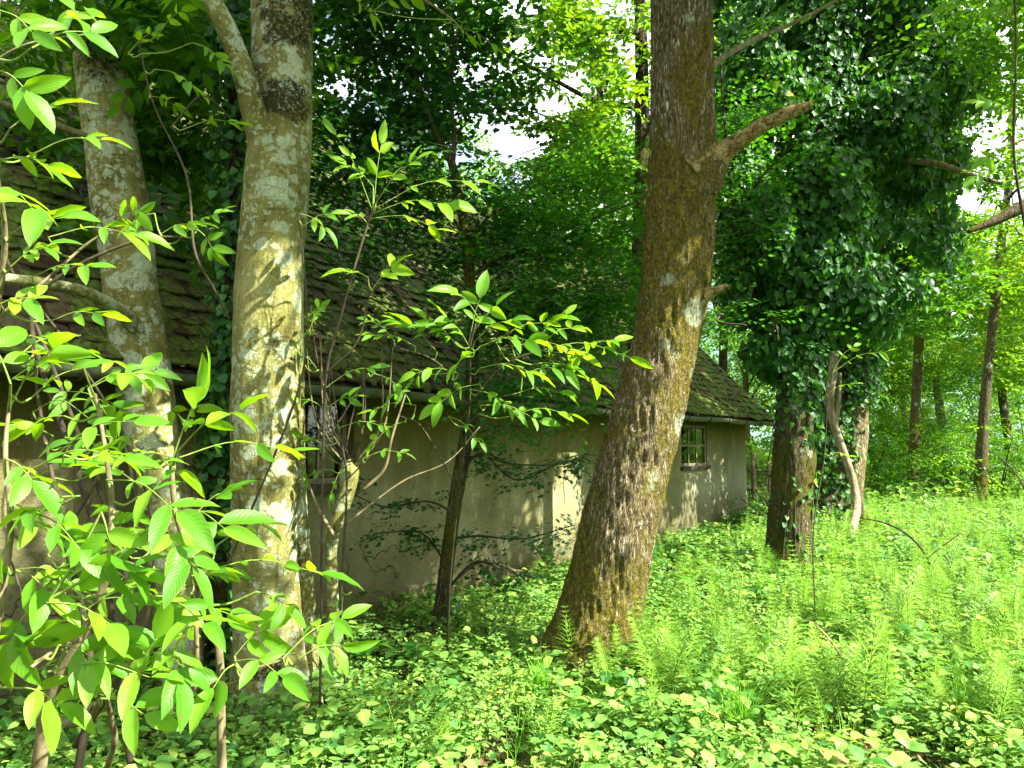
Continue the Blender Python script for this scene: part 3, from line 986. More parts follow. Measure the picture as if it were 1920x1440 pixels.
# moss cushions on the tiles
mr = np.random.default_rng(9)
nm = 6000
ms_s = mr.uniform(-OVG, LEN - .2, nm); ms_u = mr.uniform(0, SLOPE, nm) ** 1.15 / SLOPE ** .15
mp_ = C0 - D * ms_s[:, None] - Nn * OV + Zu * EZ + Dn * ms_u[:, None] + Rn * .045
kk = fbm(mp_ * .9, 3, 21) + .12 * (mp_[:, 0] > 0) > -.10
mp_ = mp_[kk]
th = np.linspace(0, 2 * math.pi, 6, endpoint=False)
ring = np.stack([np.cos(th), np.sin(th), th * 0 - .2], -1)
ring2 = np.stack([np.cos(th + .5) * .62, np.sin(th + .5) * .62, th * 0 + .5], -1)
mv = np.vstack([ring, ring2, [[0, 0, .75]]])
mf = []
for i in range(6):
    j = (i + 1) % 6
    mf += [(i, j, 6 + i), (j, 6 + j, 6 + i), (6 + i, 6 + j, 12)]
mrot = np.repeat(Mrot[None], len(mp_), 0)
an = mr.uniform(0, 6.28, len(mp_))
rz = np.stack([np.stack([np.cos(an), -np.sin(an), an * 0], -1), np.stack([np.sin(an), np.cos(an), an * 0], -1), np.stack([an * 0, an * 0, an * 0 + 1], -1)], 1)
mrot = mrot @ rz * A([1.2, .9, .55])[None, None]
V, F, T = scatter([(mv, A(mf), np.full(len(mf), .5))], mp_, mrot, mr.uniform(.02, .07, len(mp_)), mp_[:, 0] * 0, mr)
build('moss', V, F, M['moss'], house)['kind'] = 'stuff'

# gutter with brackets
gz = Soup()
ga = RF(-OVG - .12, -.03, -.02); gb = RF(LEN, -.03, -.02)
th = np.linspace(math.pi * .98, 2 * math.pi * 1.01, 11)
GR = .068
gdown = A([0, 0, -1.])
def gutter_ring(q, rad):
    return np.stack([q - Nn * .045 + (-Nn) * math.cos(t) * rad + Zu * math.sin(t) * rad for t in th])
rings_o, rings_i = [], []
npt = 60
for i in range(npt):
    q = ga + (gb - ga) * i / (npt - 1) + Zu * (.008 * math.sin(i * .7) - .004 * 0)
    rings_o.append(gutter_ring(q, GR)); rings_i.append(gutter_ring(q, GR - .006))
VO = np.concatenate(rings_o + rings_i)
m_ = len(th)
i = (np.arange(npt - 1)[:, None] * m_ + np.arange(m_ - 1)[None]).ravel()
gz.add(VO, np.vstack([np.stack([i, i + 1, i + m_ + 1, i + m_], -1), np.stack([i, i + 1, i + m_ + 1, i + m_], -1)[:, ::-1] + npt * m_]))
g_ob = gz.build('gutter', M['gutter'], house)
for k in range(19):
    q = ga + D * -(.35 + k * .88)
    path = [q - Nn * .045 + (-Nn) * math.cos(t) * (GR + .008) + Zu * math.sin(t) * (GR + .008) for t in np.linspace(math.pi * .9, 2 * math.pi * 1.05, 9)]
    V, F = tube(path, [.008] * 9, 6, 20)
    o = bpy.data.objects.new('bracket', mesh_data('bracket', V, F, M['iron'])); COL.objects.link(o); o.parent = g_ob

# fence behind the cottage corner
fen = empty('wooden_fence', P(1430, 905, 17.5), 'short run of brown wooden post and rail fence beyond the cottage corner', 'fence')
for k, (px, top) in enumerate([(1411, 850), (1441, 866), (1476, 858), (1380, 858), (1512, 862), (1350, 860)]):
    Yf = 17.5
    a = P(px, top, Yf); b_ = a.copy(); b_[2] = -.1
    V, F = tube([b_, a], [.055 if k % 2 == 0 else .035] * 2, 8, 4); build('post', V, F, M['fence'], fen)
for z in (.55, 1.0):
    a = P(1340, 880, 17.56); a[2] = z; b_ = P(1530, 880, 17.56); b_[2] = z + .02
    V, F = tube([a, b_], [.025, .022], 6, 4); build('rail', V, F, M['fence'], fen)
for k in range(22):
    a = P(1345 + k * 8.4, 880, 17.62); z = .95 + .07 * math.sin(k * 2.3); b_ = a.copy(); a[2] = 0; b_[2] = z
    V, F = tube([a, b_], [.014, .012], 5, 3); build('picket', V, F, M['fence'], fen)

# ================================================================ sunlight openings (see LIT)
for px in range(60, 640, 90):
    for py in range(650, 1330, 110):
        lit(P(px, py, 2.3), .34)
for px, py, Y_, r_ in [(720, 320, 4.0, .35), (640, 300, 4.0, .22), (800, 340, 4.0, .3), (880, 600, 4.1, .5), (1000, 640, 4.1, .45), (1080, 670, 4.1, .4), (790, 620, 4.1, .4),
                       (100, 400, 2.6, .3), (100, 270, 2.6, .2), (350, 420, 3.6, .3)]:
    lit(P(px, py, Y_), r_, True)
for px, py in [(640, 1400), (760, 1330), (900, 1380), (1030, 1330), (1160, 1300), (1100, 1420), (1250, 1400), (1400, 1380), (1300, 1280), (1420, 1260), (1560, 1300), (1560, 1420),
               (1700, 1400), (1850, 1400), (1700, 1300), (1830, 1290), (1260, 1190), (1380, 1170), (1500, 1190), (1640, 1210), (1800, 1180), (1900, 1220), (1340, 1110), (1560, 1110), (1700, 1110),
               (1620, 1050), (1750, 1020), (1880, 1020), (1900, 1110), (1700, 960), (1820, 950), (1900, 930), (1000, 1260), (1450, 1330), (870, 1290), (750, 1410)]:
    q = G(px, py, .2); lit(q, .26 + .05 * q[1])
sw, zw = W(1060, 960); lit(H(sw, 0, zw), .30); lit(H(sw - .1, 0, zw - .5), .16); lit(H(sw + .15, 0, zw + .35), .16)
for py, Y_ in ((60, 5.3), (430, 5.3), (700, 5.3), (850, 5.3), (1000, 5.3), (1120, 5.3), (1200, 5.3)):
    lit(P(1235 + (1000 - py) * .09, py, Y_), .20 if py > 600 else .10, py > 600); lit(P(1195 + (1000 - py) * .10, py, Y_ - .22), .24 if py > 600 else .05, py > 600)
for py in (260, 420, 500, 640, 780, 930):
    lit(P(582, py, 4.5), .04, py in (260, 420, 780))
for py in (600, 700, 860):
    lit(P(300, py, 4.6), .06)
for px, py in ((1700, 500), (1640, 530), (1560, 580), (1400, 230), (1500, 240), (1490, 300)):
    lit(P(px, py, 9.), .5)

for py in range(150, 1330, 90):
    SHADED += [(P(500 + .0 * py, py, 4.35), .24), (P(250 + .07 * (py - 500), py, 4.45), .20)]
for py in range(60, 900, 120):
    SHADED += [(P(1250 - .07 * (py - 500), py, 5.1), .16)]
for px, py in ((680, 1230), (780, 1210), (880, 1180), (960, 1150), (700, 1280), (820, 1260), (920, 1220), (1280, 1060), (1350, 1040), (1230, 1090), (80, 1400), (200, 1420), (330, 1400), (60, 1330), (450, 1410), (150, 1340), (380, 1350), (560, 1420), (20, 1430), (300, 1440), (500, 1350), (580, 1300), (820, 1150)):
    SHADED += [(G(px, py, .2), .40)]
for s_, z_ in [(s_, z_) for s_ in np.linspace(3.5, 12, 14) for z_ in (.6, 1.4, 2.1)]:
    if np.linalg.norm(H(s_, 0, z_) - H(*[W(1060, 960)[0], 0, W(1060, 960)[1]])) > .8: SHADED += [(H(s_, 0, z_), .28)]
shade_t = A([p_ for p_, r_ in SHADED])

for px in range(1380, 1760, 85):
    for py in range(60, 640, 95):
        if rng.random() < .6: lit(P(px + rng.normal(0, 20), py, 8.4), .32)
for px in range(900, 1200, 75):
    for py in range(250, 620, 90):
        if rng.random() < .5: lit(P(px, py, 6.2), .22)

# ================================================================ HERO TREES
def rough_disp(amp=.03, low=.05, flare=0.0, fs=26):
    def f(V, th, L, r):
        base = low * fbm(V * A([2.2, 2.2, 1.1]), 3, 31) * (r[:, None] / .25)
        ridg = 1 - np.abs(fbm(V * A([fs, fs, fs * .10]), 3, 41)) * 2.2
        fl = flare * np.exp(-L / .42)[:, None] * (.5 + .6 * np.cos(th * 5 + 1.3)[None] + .4 * np.cos(th * 3)[None])
        return base + amp * ridg * np.clip(r[:, None] / .15, .3, 1) + fl
    return f

def smooth_disp(low=.018, flare=0.0):
    def f(V, th, L, r):
        return low * fbm(V * A([3., 3, 1.6]), 4, 51) * (r[:, None] / .2) * 1.6 + flare * np.exp(-L / .3)[:, None] * (.5 + .7 * np.cos(th * 4 + .6)[None])
    return f

def trunk(name, path, mat, parent, seg=48, n=260, disp=None):
    pts, rr = pxpath(path)
    V, F = tube(pts, rr, seg, n, disp)
    return build(name, V, F, mat, parent)

# --- leaning mossy tree
T6 = empty('broadleaf_tree', G(1110, 1250), 'large leaning tree with deeply fissured bark, golden moss and a broken side branch', 'tree')
trunk('trunk', [(1093, 1300, 5.3, 175), (1106, 1250, 5.3, 158), (1124, 1180, 5.3, 140), (1142, 1090, 5.3, 132), (1162, 985, 5.3, 128), (1187, 880, 5.3, 126), (1220, 760, 5.3, 122),
                (1244, 660, 5.3, 120), (1262, 540, 5.3, 119), (1274, 420, 5.3, 121), (1280, 310, 5.3, 119), (1278, 180, 5.3, 108), (1276, 40, 5.3, 106), (1276, -120, 5.3, 108), (1290, -420, 5.4, 100), (1310, -900, 5.6, 70), (1330, -1300, 5.8, 40)],
      M['bark_rough'], T6, 150, 760, rough_disp(.022, .045, .07, 40))
V, F = tube(*pxpath([(1300, 330, 5.25, 110), (1340, 298, 5.2, 60), (1368, 276, 5.15, 36), (1400, 256, 5.1, 27), (1425, 238, 5.07, 29), (1450, 226, 5.05, 24), (1478, 212, 5.02, 25), (1505, 202, 5.0, 20), (1522, 195, 5.0, 9)]), 32, 160, rough_disp(.010, .05, 0, 46))
build('broken_branch', V, F, M['stub_wood'], T6)
for a_, b__, w_ in (((1490, 208), (1531, 187), 9), ((1495, 203), (1527, 203), 7), ((1500, 200), (1524, 192), 8), ((1440, 232), (1452, 214), 7)):
    V, F = tube(*pxpath([(a_[0], a_[1], 5.0, w_ * 1.4), ((a_[0] + b__[0]) / 2, (a_[1] + b__[1]) / 2, 5.0, w_), (b__[0], b__[1], 4.98, 1)]), 6, 8)
    build('splinter', V, F, M['stub_wood'], T6)
V, F = tube(*pxpath([(1285, 372, 5.24, 95), (1318, 328, 5.22, 84), (1342, 300, 5.2, 56), (1356, 288, 5.18, 34)]), 40, 60, rough_disp(.020, .10, 0, 34)); build('branch_collar', V, F, M['bark_rough'], T6)
V, F = tube(*pxpath([(1290, 575, 5.22, 60), (1318, 556, 5.2, 30), (1340, 546, 5.15, 17), (1364, 536, 5.1, 10)]), 16, 30, rough_disp(.004, .02, 0, 40))
build('branch_stub', V, F, M['stub_wood'], T6)
V, F = tube(*pxpath([(1325, 132, 5.3, 16), (1360, 105, 5.4, 12), (1420, 72, 5.6, 10), (1490, 42, 5.8, 8), (1570, 0, 6.0, 6)]), 8, 30)
build('thin_branch', V, F, M['twig'], T6)
# moss fringe on trunk
# --- second tree: smooth trunk with fork
T2 = empty('broadleaf_tree', G(500, 1335), 'thick smooth-barked tree spotted with pale lichen, forking near its top', 'tree')
trunk('trunk', [(512, 1380, 4.5, 150), (508, 1320, 4.5, 135), (503, 1220, 4.5, 122), (500, 1100, 4.5, 118), (495, 950, 4.5, 121), (496, 800, 4.5, 121), (502, 650, 4.5, 121), (508, 500, 4.5, 122),
                (517, 380, 4.5, 122), (526, 260, 4.5, 118), (530, 150, 4.5, 112), (528, 40, 4.5, 116), (524, -100, 4.5, 112), (530, -500, 4.6, 90), (545, -1000, 4.7, 60)],
      M['bark_smooth'], T2, 64, 360, smooth_disp(.018, .08))
V, F = tube(*pxpath([(508, 330, 4.42, 66), (490, 255, 4.36, 54), (474, 200, 4.3, 47), (457, 140, 4.25, 42), (432, 70, 4.2, 41), (398, 5, 4.15, 42), (350, -80, 4.1, 38), (250, -300, 4., 30)]), 32, 120, smooth_disp(.02))
build('forked_limb', V, F, M['bark_smooth'], T2)
# --- first tree
T1 = empty('broadleaf_tree', G(345, 1325), 'slimmer lichen-patched tree at far left with a bare limb reaching left', 'tree')
trunk('trunk', [(338, 1370, 4.6, 90), (338, 1310, 4.6, 82), (335, 1200, 4.6, 78), (326, 1080, 4.6, 80), (312, 960, 4.6, 84), (290, 850, 4.6, 90), (274, 740, 4.6, 98), (257, 620, 4.6, 98), (243, 520, 4.6, 98), (228, 400, 4.6, 98),
                (208, 260, 4.6, 96), (190, 130, 4.6, 93), (182, 20, 4.6, 92), (175, -100, 4.6, 90), (160, -500, 4.6, 80), (140, -1000, 4.6, 50)],
      M['bark_smooth'], T1, 64, 360, smooth_disp(.016, .02))
V, F = tube(*pxpath([(258, 620, 4.5, 40), (240, 597, 4.4, 28), (205, 570, 4.2, 24), (160, 548, 3.95, 22), (95, 532, 3.6, 20), (30, 524, 3.3, 20), (-60, 515, 3.0, 20)]), 20, 80, smooth_disp(.01))
build('bare_limb', V, F, M['bark_smooth'], T1)
V, F = tube(*pxpath([(180, 262, 4.5, 14), (120, 240, 4.3, 13), (60, 218, 4.1, 12), (0, 192, 3.9, 11), (-80, 170, 3.7, 10)]), 10, 40)
build('thin_branch', V, F, M['twig'], T1)
V, F = tube(*pxpath([(355, 1310, 4.7, 40), (365, 1180, 4.72, 34), (368, 1050, 4.75, 36), (362, 960, 4.78, 44), (345, 900, 4.8, 50), (335, 870, 4.8, 20)]), 24, 70, rough_disp(.008, .05, 0, 30))
o = build('side_stem', V, F, M['bark_rough'], T1); o['label'] = 'rotten mossy side stem ending in a stump'
# --- ivy-wrapped thin trunk between
T3 = empty('thin_tree', G(415, 1290), 'thin dark tree wrapped in ivy just left of the thick smooth trunk', 'tree')
V, F = tube(*pxpath([(412, 1330, 4.95, 40), (410, 1150, 4.95, 34), (405, 950, 4.95, 32), (420, 750, 4.95, 30), (435, 560, 4.95, 28), (440, 400, 4.95, 26), (440, 200, 4.95, 24), (436, 0, 4.95, 22), (440, -300, 5, 16)]), 16, 80, rough_disp(.006, .04, 0, 30))
build('trunk', V, F, M['bark_dark'], T3)
rr_ = np.random.default_rng(33)
def ivy_on(path, n, out_, name, parent, label, cat=None, size=(.05, .085), r=rr_, gap=False, ball=None):
    pts, rad = pxpath(path)
    q, ra = smooth_path(pts, rad, 200)
    i = r.integers(0, 200, n)
    a = r.uniform(0, 6.283, n)
    rad_ = ra[i] + np.abs(r.normal(0, out_, n)) + .01
    dirs = np.stack([np.cos(a), np.sin(a), np.zeros(n)], -1)
    pos = q[i] + dirs * rad_[:, None] + r.normal(0, .02, (n, 3))
    d = np.stack([r.normal(0, .5, n), r.normal(0, .5, n), -np.ones(n)], -1)
    rot = rotm(d, dirs + r.normal(0, .35, (n, 3)) + A([0, 0, .35]))
    return foliage(name, ONE_IVY, M['ivy'], pos, r, size, (-.5, .42), parent, gap, rot=rot)
iv = empty('ivy', P(425, 1280, 4.9), 'ivy climbing the thin dark trunk beside the thick smooth tree', 'ivy')
ivy_on([(412, 1300, 4.95, 34), (405, 950, 4.95, 32), (420, 750, 4.95, 30), (435, 560, 4.95, 32), (440, 400, 4.95, 46), (440, 200, 4.95, 60), (436, 0, 4.95, 70), (440, -200, 5, 60)], 2300, .05, 'foliage', iv, '')

# --- companion stems right of the thick trunk
T4 = empty('thin_tree', G(590, 1330), 'thin pale stem rising close against the right side of the thick smooth trunk', 'tree')
V, F = tube(*pxpath([(592, 1345, 4.65, 30), (585, 1250, 4.65, 28), (575, 1100, 4.65, 27), (566, 980, 4.65, 26), (560, 860, 4.65, 25), (560, 740, 4.65, 22), (562, 560, 4.7, 16), (566, 350, 4.8, 10)]), 16, 80, smooth_disp(.02))
build('trunk', V, F, M['bark_smooth'], T4)
T4b = empty('pollard_tree', G(628, 1320), 'small pollarded tree with a knotty head sprouting thin shoots in front of the left window', 'tree')
V, F = tube(*pxpath([(628, 1330, 4.7, 24), (626, 1230, 4.7, 21), (623, 1100, 4.7, 20), (621, 1020, 4.7, 22), (638, 960, 4.7, 25), (652, 915, 4.7, 30), (655, 885, 4.7, 38), (652, 862, 4.7, 22)]), 24, 110, rough_disp(.006, .10, 0, 30))
build('trunk', V, F, M['bark_smooth'], T4b)
rs = np.random.default_rng(81)
for k in range(13):
    x1 = 645 + rs.normal(0, 62); y1 = rs.uniform(600, 800)
    x0 = 652 + rs.normal(0, 10); y0 = 872 + rs.normal(0, 8)
    V, F = tube(*pxpath([(x0, y0, 4.7, 4.5), (x0 + (x1 - x0) * .65 + rs.normal(0, 12), y0 + (y1 - y0) * .35, 4.7 - rs.uniform(0, .15), 3.5), (x1, y1, 4.7 + rs.normal(0, .25), 1.5)]), 6, 16)
    build('shoot', V, F, M['twig'] if k % 2 else M['twig_dark'], T4b)
for path in ([(628, 1000, 4.6, 6), (690, 950, 4.62, 4.5), (760, 900, 4.65, 3.5), (840, 865, 4.7, 2.5), (900, 800, 4.8, 1.5)], [(680, 920, 4.7, 7), (720, 880, 4.7, 6), (735, 820, 4.7, 5), (760, 740, 4.8, 3)],
             [(630, 1010, 4.6, 9), (600, 960, 4.6, 7), (575, 900, 4.6, 5)]):
    V, F = tube(*pxpath(path), 6, 30); build('branch', V, F, M['twig'], T4b)

# --- slender maple against the wall
T5 = empty('maple_tree', G(825, 1182), 'slender young maple in front of the plaster wall, its crown spread before the roof', 'tree')
trunk('trunk', [(824, 1200, 6.3, 34), (827, 1150, 6.3, 28), (838, 1060, 6.3, 27), (851, 960, 6.3, 26), (866, 870, 6.3, 25), (882, 770, 6.3, 24), (886, 650, 6.35, 22), (881, 540, 6.4, 20), (872, 430, 6.45, 19), (848, 310, 6.5, 16), (820, 255, 6.5, 11), (798, 195, 6.5, 8), (770, 90, 6.6, 6), (760, -60, 6.7, 4)],
      M['bark_ivy'], T5, 24, 200, rough_disp(.006, .05, .01, 34))
maple_limbs = [[(848, 310, 6.5, 11), (852, 260, 6.5, 9), (846, 180, 6.5, 7), (850, 60, 6.5, 5), (840, -80, 6.5, 3)],
               [(872, 440, 6.45, 9), (940, 390, 6.6, 7), (1040, 340, 6.9, 5), (1150, 290, 7.2, 3)],
               [(880, 520, 6.4, 9), (960, 470, 6.3, 7), (1060, 430, 6.2, 5), (1190, 380, 6.2, 3)],
               [(885, 620, 6.35, 8), (950, 600, 6.2, 6), (1050, 560, 6.1, 4), (1180, 530, 6.1, 3)],
               [(872, 440, 6.45, 8), (820, 380, 6.3, 6), (740, 330, 6.2, 4), (640, 300, 6.2, 3)],
               [(870, 860, 6.3, 5), (905, 855, 6.2, 4), (960, 870, 6.1, 3), (1050, 870, 6.0, 2), (1100, 850, 6.0, 1.5)],
               [(858, 905, 6.3, 5), (900, 850, 6.2, 4), (970, 900, 6.1, 3), (1060, 860, 6.0, 2)],
               [(850, 960, 6.3, 5), (800, 940, 6.2, 4), (720, 950, 6.1, 3), (650, 920, 6.1, 2)],
               [(845, 1010, 6.3, 5), (900, 1005, 6.2, 4), (980, 1010, 6.1, 3), (1075, 985, 6.0, 2)],
               [(838, 1060, 6.3, 4), (790, 1000, 6.2, 3), (700, 1000, 6.1, 2)],
               [(835, 1110, 6.3, 6), (890, 1055, 6.2, 5), (950, 1070, 6.15, 4), (1010, 1085, 6.1, 3)],
               [(868, 830, 6.3, 4), (930, 800, 6.2, 3), (990, 800, 6.1, 2)]]
for L_ in maple_limbs:
    V, F = tube(*pxpath(L_), 6, 30); build('limb', V, F, M['twig_dark'], T5)
def along(limbs, n, r, spread, t0=.25, flat=.35):
    out_ = []
    w = []
    Q = []
    for L_ in limbs:
        pts, rad = pxpath(L_); q, _ = smooth_path(pts, rad, 60); q = q[int(60 * t0):]
        Q.append(q); w.append(np.linalg.norm(q[-1] - q[0]))
    w = A(w) / sum(w)
    k = r.choice(len(Q), n, p=w)
    base = np.stack([Q[i][r.integers(0, len(Q[i]))] for i in k])
    return base + r.normal(0, 1, (n, 3)) * spread * A([1, 1, flat])
rm = np.random.default_rng(101)
pos = np.concatenate([along(maple_limbs[1:4], 430, rm, .30), blob(P(1060, 480, 6.8), (1.0, .8, .75), 260, rm, .1, 16), blob(P(950, 520, 6.6), (.7, .6, .5), 120, rm, .1, 9), blob(P(1150, 600, 6.6), (.5, .5, .4), 80, rm, .1, 6)])
foliage('crown_leaves', SP_MAPLE, M['maple'], pos, rm, (.8, 1.15), (-.3, .3), T5)
pos = np.concatenate([along([maple_limbs[0], maple_limbs[4]], 160, rm, .3), blob(P(760, 120, 7.0), (1.0, .9, .85), 330, rm, .1, 16), blob(P(660, 210, 6.8), (.55, .6, .5), 130, rm, .1, 9), blob(P(880, 130, 7.2), (.6, .6, .85), 210, rm, .1, 12), blob(P(620, 60, 6.6), (.6, .6, .5), 120, rm, .1, 9)])
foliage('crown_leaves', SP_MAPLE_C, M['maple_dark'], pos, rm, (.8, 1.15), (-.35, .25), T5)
pos = along(maple_limbs[5:11], 150, rm, .06, .2, .5)
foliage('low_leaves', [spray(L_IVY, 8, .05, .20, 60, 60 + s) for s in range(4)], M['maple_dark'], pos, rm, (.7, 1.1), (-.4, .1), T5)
pos = along([maple_limbs[11], [(885, 700, 6.3, 4), (960, 700, 6., 3), (1100, 700, 5.9, 2)], [(885, 740, 6.3, 4), (980, 730, 6., 3), (1120, 770, 5.9, 2)]], 130, rm, .12, .1, .6)
foliage('low_leaves', SP_MAPLE, M['maple'], pos, rm, (.7, 1.0), (-.3, .1), T5)

# pinnate yellow-green branches hanging over the top centre, from a walnut standing behind the leaning tree
TW = empty('walnut_tree', P(1190, 900, 8.6), 'walnut tree behind the leaning trunk whose yellow-green branches droop into the sky gap', 'tree')
TW.location[2] = 0
V, F = tube([A(TW.location), P(1195, 600, 8.6), P(1205, 300, 8.6), P(1200, 0, 8.6), P(1190, -300, 8.6)], [.11, .10, .09, .07, .04], 12, 60, rough_disp(.006, .05, .02, 30)); build('trunk', V, F, M['bark_dark'], TW)
wl = [[(1200, 200, 8.6, 14), (1120, 190, 8.2, 10), (1040, 150, 7.8, 8), (940, 95, 7.5, 5), (860, 60, 7.3, 3)], [(1200, 60, 8.6, 14), (1130, 60, 8.2, 10), (1060, 30, 7.8, 8), (980, 30, 7.5, 5)],
      [(1130, 195, 8.3, 7), (1120, 120, 8.1, 5), (1080, 20, 7.9, 3)], [(1200, 100, 8.6, 9), (1160, 130, 8.2, 6), (1110, 190, 7.9, 4), (1040, 260, 7.7, 3), (975, 290, 7.6, 2)], [(1130, 195, 8.2, 6), (1070, 230, 8., 4), (1000, 210, 7.8, 3), (930, 200, 7.7, 2)]]
for L_ in wl:
    V, F = tube(*pxpath(L_), 6, 40); build('limb', V, F, M['twig_dark'], TW)
pos = np.concatenate([along(wl, 330, rm, .22, .25, .6), blob(P(1130, 60, 8.4), (.8, .7, .5), 170, rm, .1, 12), blob(P(1130, 330, 8.6), (.6, .5, .6), 150, rm, .1, 10)])
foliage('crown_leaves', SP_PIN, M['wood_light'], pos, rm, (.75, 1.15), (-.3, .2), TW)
for px, py in ((1120, 60), (1050, 100), (1000, 150), (1150, 200), (1130, 330)):
    lit(P(px, py, 8.2), .5)

# --- ivy trees on the right
T7 = empty('ivy_clad_tree', G(1475, 1078), 'tall brown-barked tree in the middle of the clearing edge, its upper trunk buried in ivy', 'tree')
trunk('trunk', [(1474, 1110, 9.2, 92), (1474, 1070, 9.2, 76), (1480, 980, 9.2, 70), (1487, 880, 9.2, 68), (1493, 780, 9.2, 66), (1498, 680, 9.2, 62), (1500, 560, 9.2, 60), (1510, 400, 9.2, 56), (1530, 200, 9.3, 52), (1545, 0, 9.4, 46), (1560, -200, 9.5, 38), (1580, -500, 9.6, 20)],
      M['bark_ivy'], T7, 64, 320, rough_disp(.02, .05, .05, 22))
T8 = empty('ivy_clad_tree', G(1565, 990), 'broad ivy-clad tree with two fused trunks behind, beside a bleached hanging branch', 'tree')
trunk('trunk', [(1552, 1000, 13.8, 110), (1550, 960, 13.8, 92), (1552, 880, 13.8, 80), (1558, 780, 13.8, 72), (1570, 660, 13.8, 58), (1590, 500, 13.8, 54), (1620, 300, 13.9, 46), (1650, 80, 14, 38), (1680, -200, 14, 26)], M['bark_ivy'], T8, 48, 220, rough_disp(.03, .06, .06, 14))
V, F = tube(*pxpath([(1590, 990, 13.6, 60), (1592, 920, 13.6, 46), (1600, 840, 13.6, 44), (1606, 760, 13.6, 42), (1618, 660, 13.6, 40), (1640, 520, 13.7, 36), (1670, 380, 13.8, 28), (1700, 240, 13.9, 20)]), 40, 160, rough_disp(.025, .05, .03, 14))
build('second_trunk', V, F, M['bark_rough'], T8)
DB = empty('dead_branch', G(1585, 1050), 'bleached crooked dead branch hanging in front of the two fused ivy trunks', 'branch')
for path in ([(1566, 660, 12.8, 12), (1560, 710, 12.8, 17), (1555, 755, 12.8, 15), (1565, 800, 12.8, 16), (1582, 850, 12.8, 15), (1600, 905, 12.8, 15), (1606, 950, 12.6, 16), (1598, 990, 12.3, 16), (1588, 1040, 11.9, 9), (1578, 1062, 11.7, 5)],
             [(1574, 700, 12.8, 7), (1572, 750, 12.8, 9), (1566, 800, 12.8, 10)]):
    V, F = tube(*pxpath(path), 14, 60, rough_disp(.006, .05, 0, 30)); build('branch', V, F, M['dead_wood'], DB)

ri = np.random.default_rng(57)
def ivy_mass(name, parent, blobs, size=(.06, .135)):
    P_, N_ = [], []
    for (c, rad, n, clump) in blobs:
        cs = blob(c, rad, clump, ri, .45)
        k = ri.integers(0, clump, n)
        sz = np.mean(rad) / clump ** (1 / 3) * 1.0
        d = ri.normal(0, 1, (n, 3)); d /= np.linalg.norm(d, axis=1)[:, None]
        P_.append(cs[k] + d * sz * ri.uniform(.5, 1.05, (n, 1)) * A([1, 1, 1.25])); N_.append(d + A([.1, -.2, .55]))
    pos = np.concatenate(P_); nn = np.concatenate(N_)
    n = len(pos)
    dd = np.stack([ri.normal(0, .5, n), ri.normal(0, .5, n), -np.ones(n)], -1)
    rot = rotm(dd, nn + ri.normal(0, .45, (n, 3)))
    return foliage(name, ONE_IVY, M['ivy'], pos, ri, size, (-.5, .42), parent, True, rot=rot)
IV7 = empty('ivy', P(1490, 860, 9.2), 'huge dark mass of climbing ivy bulging from the brown-barked tree, flecked with yellow leaves', 'ivy')
ivy_on([(1497, 830, 9.2, 50), (1497, 760, 9.2, 54), (1500, 660, 9.2, 64), (1503, 520, 9.2, 100), (1510, 380, 9.2, 110), (1530, 200, 9.3, 110), (1545, 0, 9.4, 110), (1555, -120, 9.4, 100)], 8200, .045, 'stem_ivy', IV7, '', size=(.07, .11))
ivy_on([(1478, 1040, 9.2, 72), (1490, 880, 9.2, 68)], 130, .02, 'stem_ivy', IV7, '', size=(.05, .08))
ivy_mass('foliage', IV7, [(P(1500, 120, 9.4), (1.15, 1.0, .95), 6500, 26), (P(1390, 200, 9.0), (.5, .6, 1.1), 2600, 14), (P(1480, 420, 9.0), (.85, .8, .95), 5200, 22), (P(1590, 540, 9.2), (.75, .7, .6), 4300, 20),
                          (P(1620, 280, 9.8), (.9, .9, 1.1), 5200, 22), (P(1400, 560, 9.2), (.45, .5, .45), 1500, 9), (P(1600, 40, 9.8), (1.1, .9, .8), 3600, 20), (P(1380, 420, 9.3), (.35, .5, .6), 1300, 9),
                          (P(1700, 150, 10.2), (.9, .8, 1.2), 4200, 26), (P(1740, 380, 10.4), (.6, .7, .7), 2200, 16), (P(1380, 30, 9.8), (.7, .7, .8), 3000, 18), (P(1440, 650, 9.4), (.4, .5, .35), 1200, 9)])
for k in range(9):
    a0 = ri.uniform(0, 6.28); pts = []
    for (x_, y_, Y_, w_) in [(1476, 1060, 9.2, 76), (1482, 960, 9.2, 72), (1490, 860, 9.2, 68), (1495, 760, 9.2, 66), (1499, 660, 9.2, 62), (1504, 520, 9.2, 60), (1512, 400, 9.2, 58)]:
        c_ = P(x_, y_, Y_); a0 += ri.normal(0, .35); rr_w = w_ / 2 / F_PX * Y_ + .012
        pts.append(c_ + A([math.cos(a0), math.sin(a0), 0]) * rr_w)
    V, F = tube(pts, [.012, .012, .011, .010, .009, .008, .006], 6, 40); build('vine', V, F, M['twig_dark'], IV7)
IV8 = empty('ivy', P(1580, 850, 13.8), 'ivy spread over the two fused trunks, hanging at the edge of the sunny clearing', 'ivy')
ivy_on([(1552, 960, 13.8, 84), (1558, 780, 13.8, 76), (1575, 660, 13.8, 90), (1600, 500, 13.8, 130)], 4200, .10, 'stem_ivy', IV8, '', size=(.08, .12))
ivy_on([(1608, 760, 13.6, 50), (1618, 660, 13.6, 66), (1640, 540, 13.7, 90)], 1500, .10, 'stem_ivy', IV8, '', size=(.08, .12))
ivy_mass('foliage', IV8, [(P(1690, 480, 13.6), (.95, .9, 1.1), 3600, 18), (P(1700, 250, 13.8), (1.2, 1.0, 1.5), 4200, 24), (P(1640, 600, 13.6), (.7, .8, .6), 2000, 12), (P(1740, 90, 14), (1.0, 1., .9), 2200, 14)], (.09, .16))

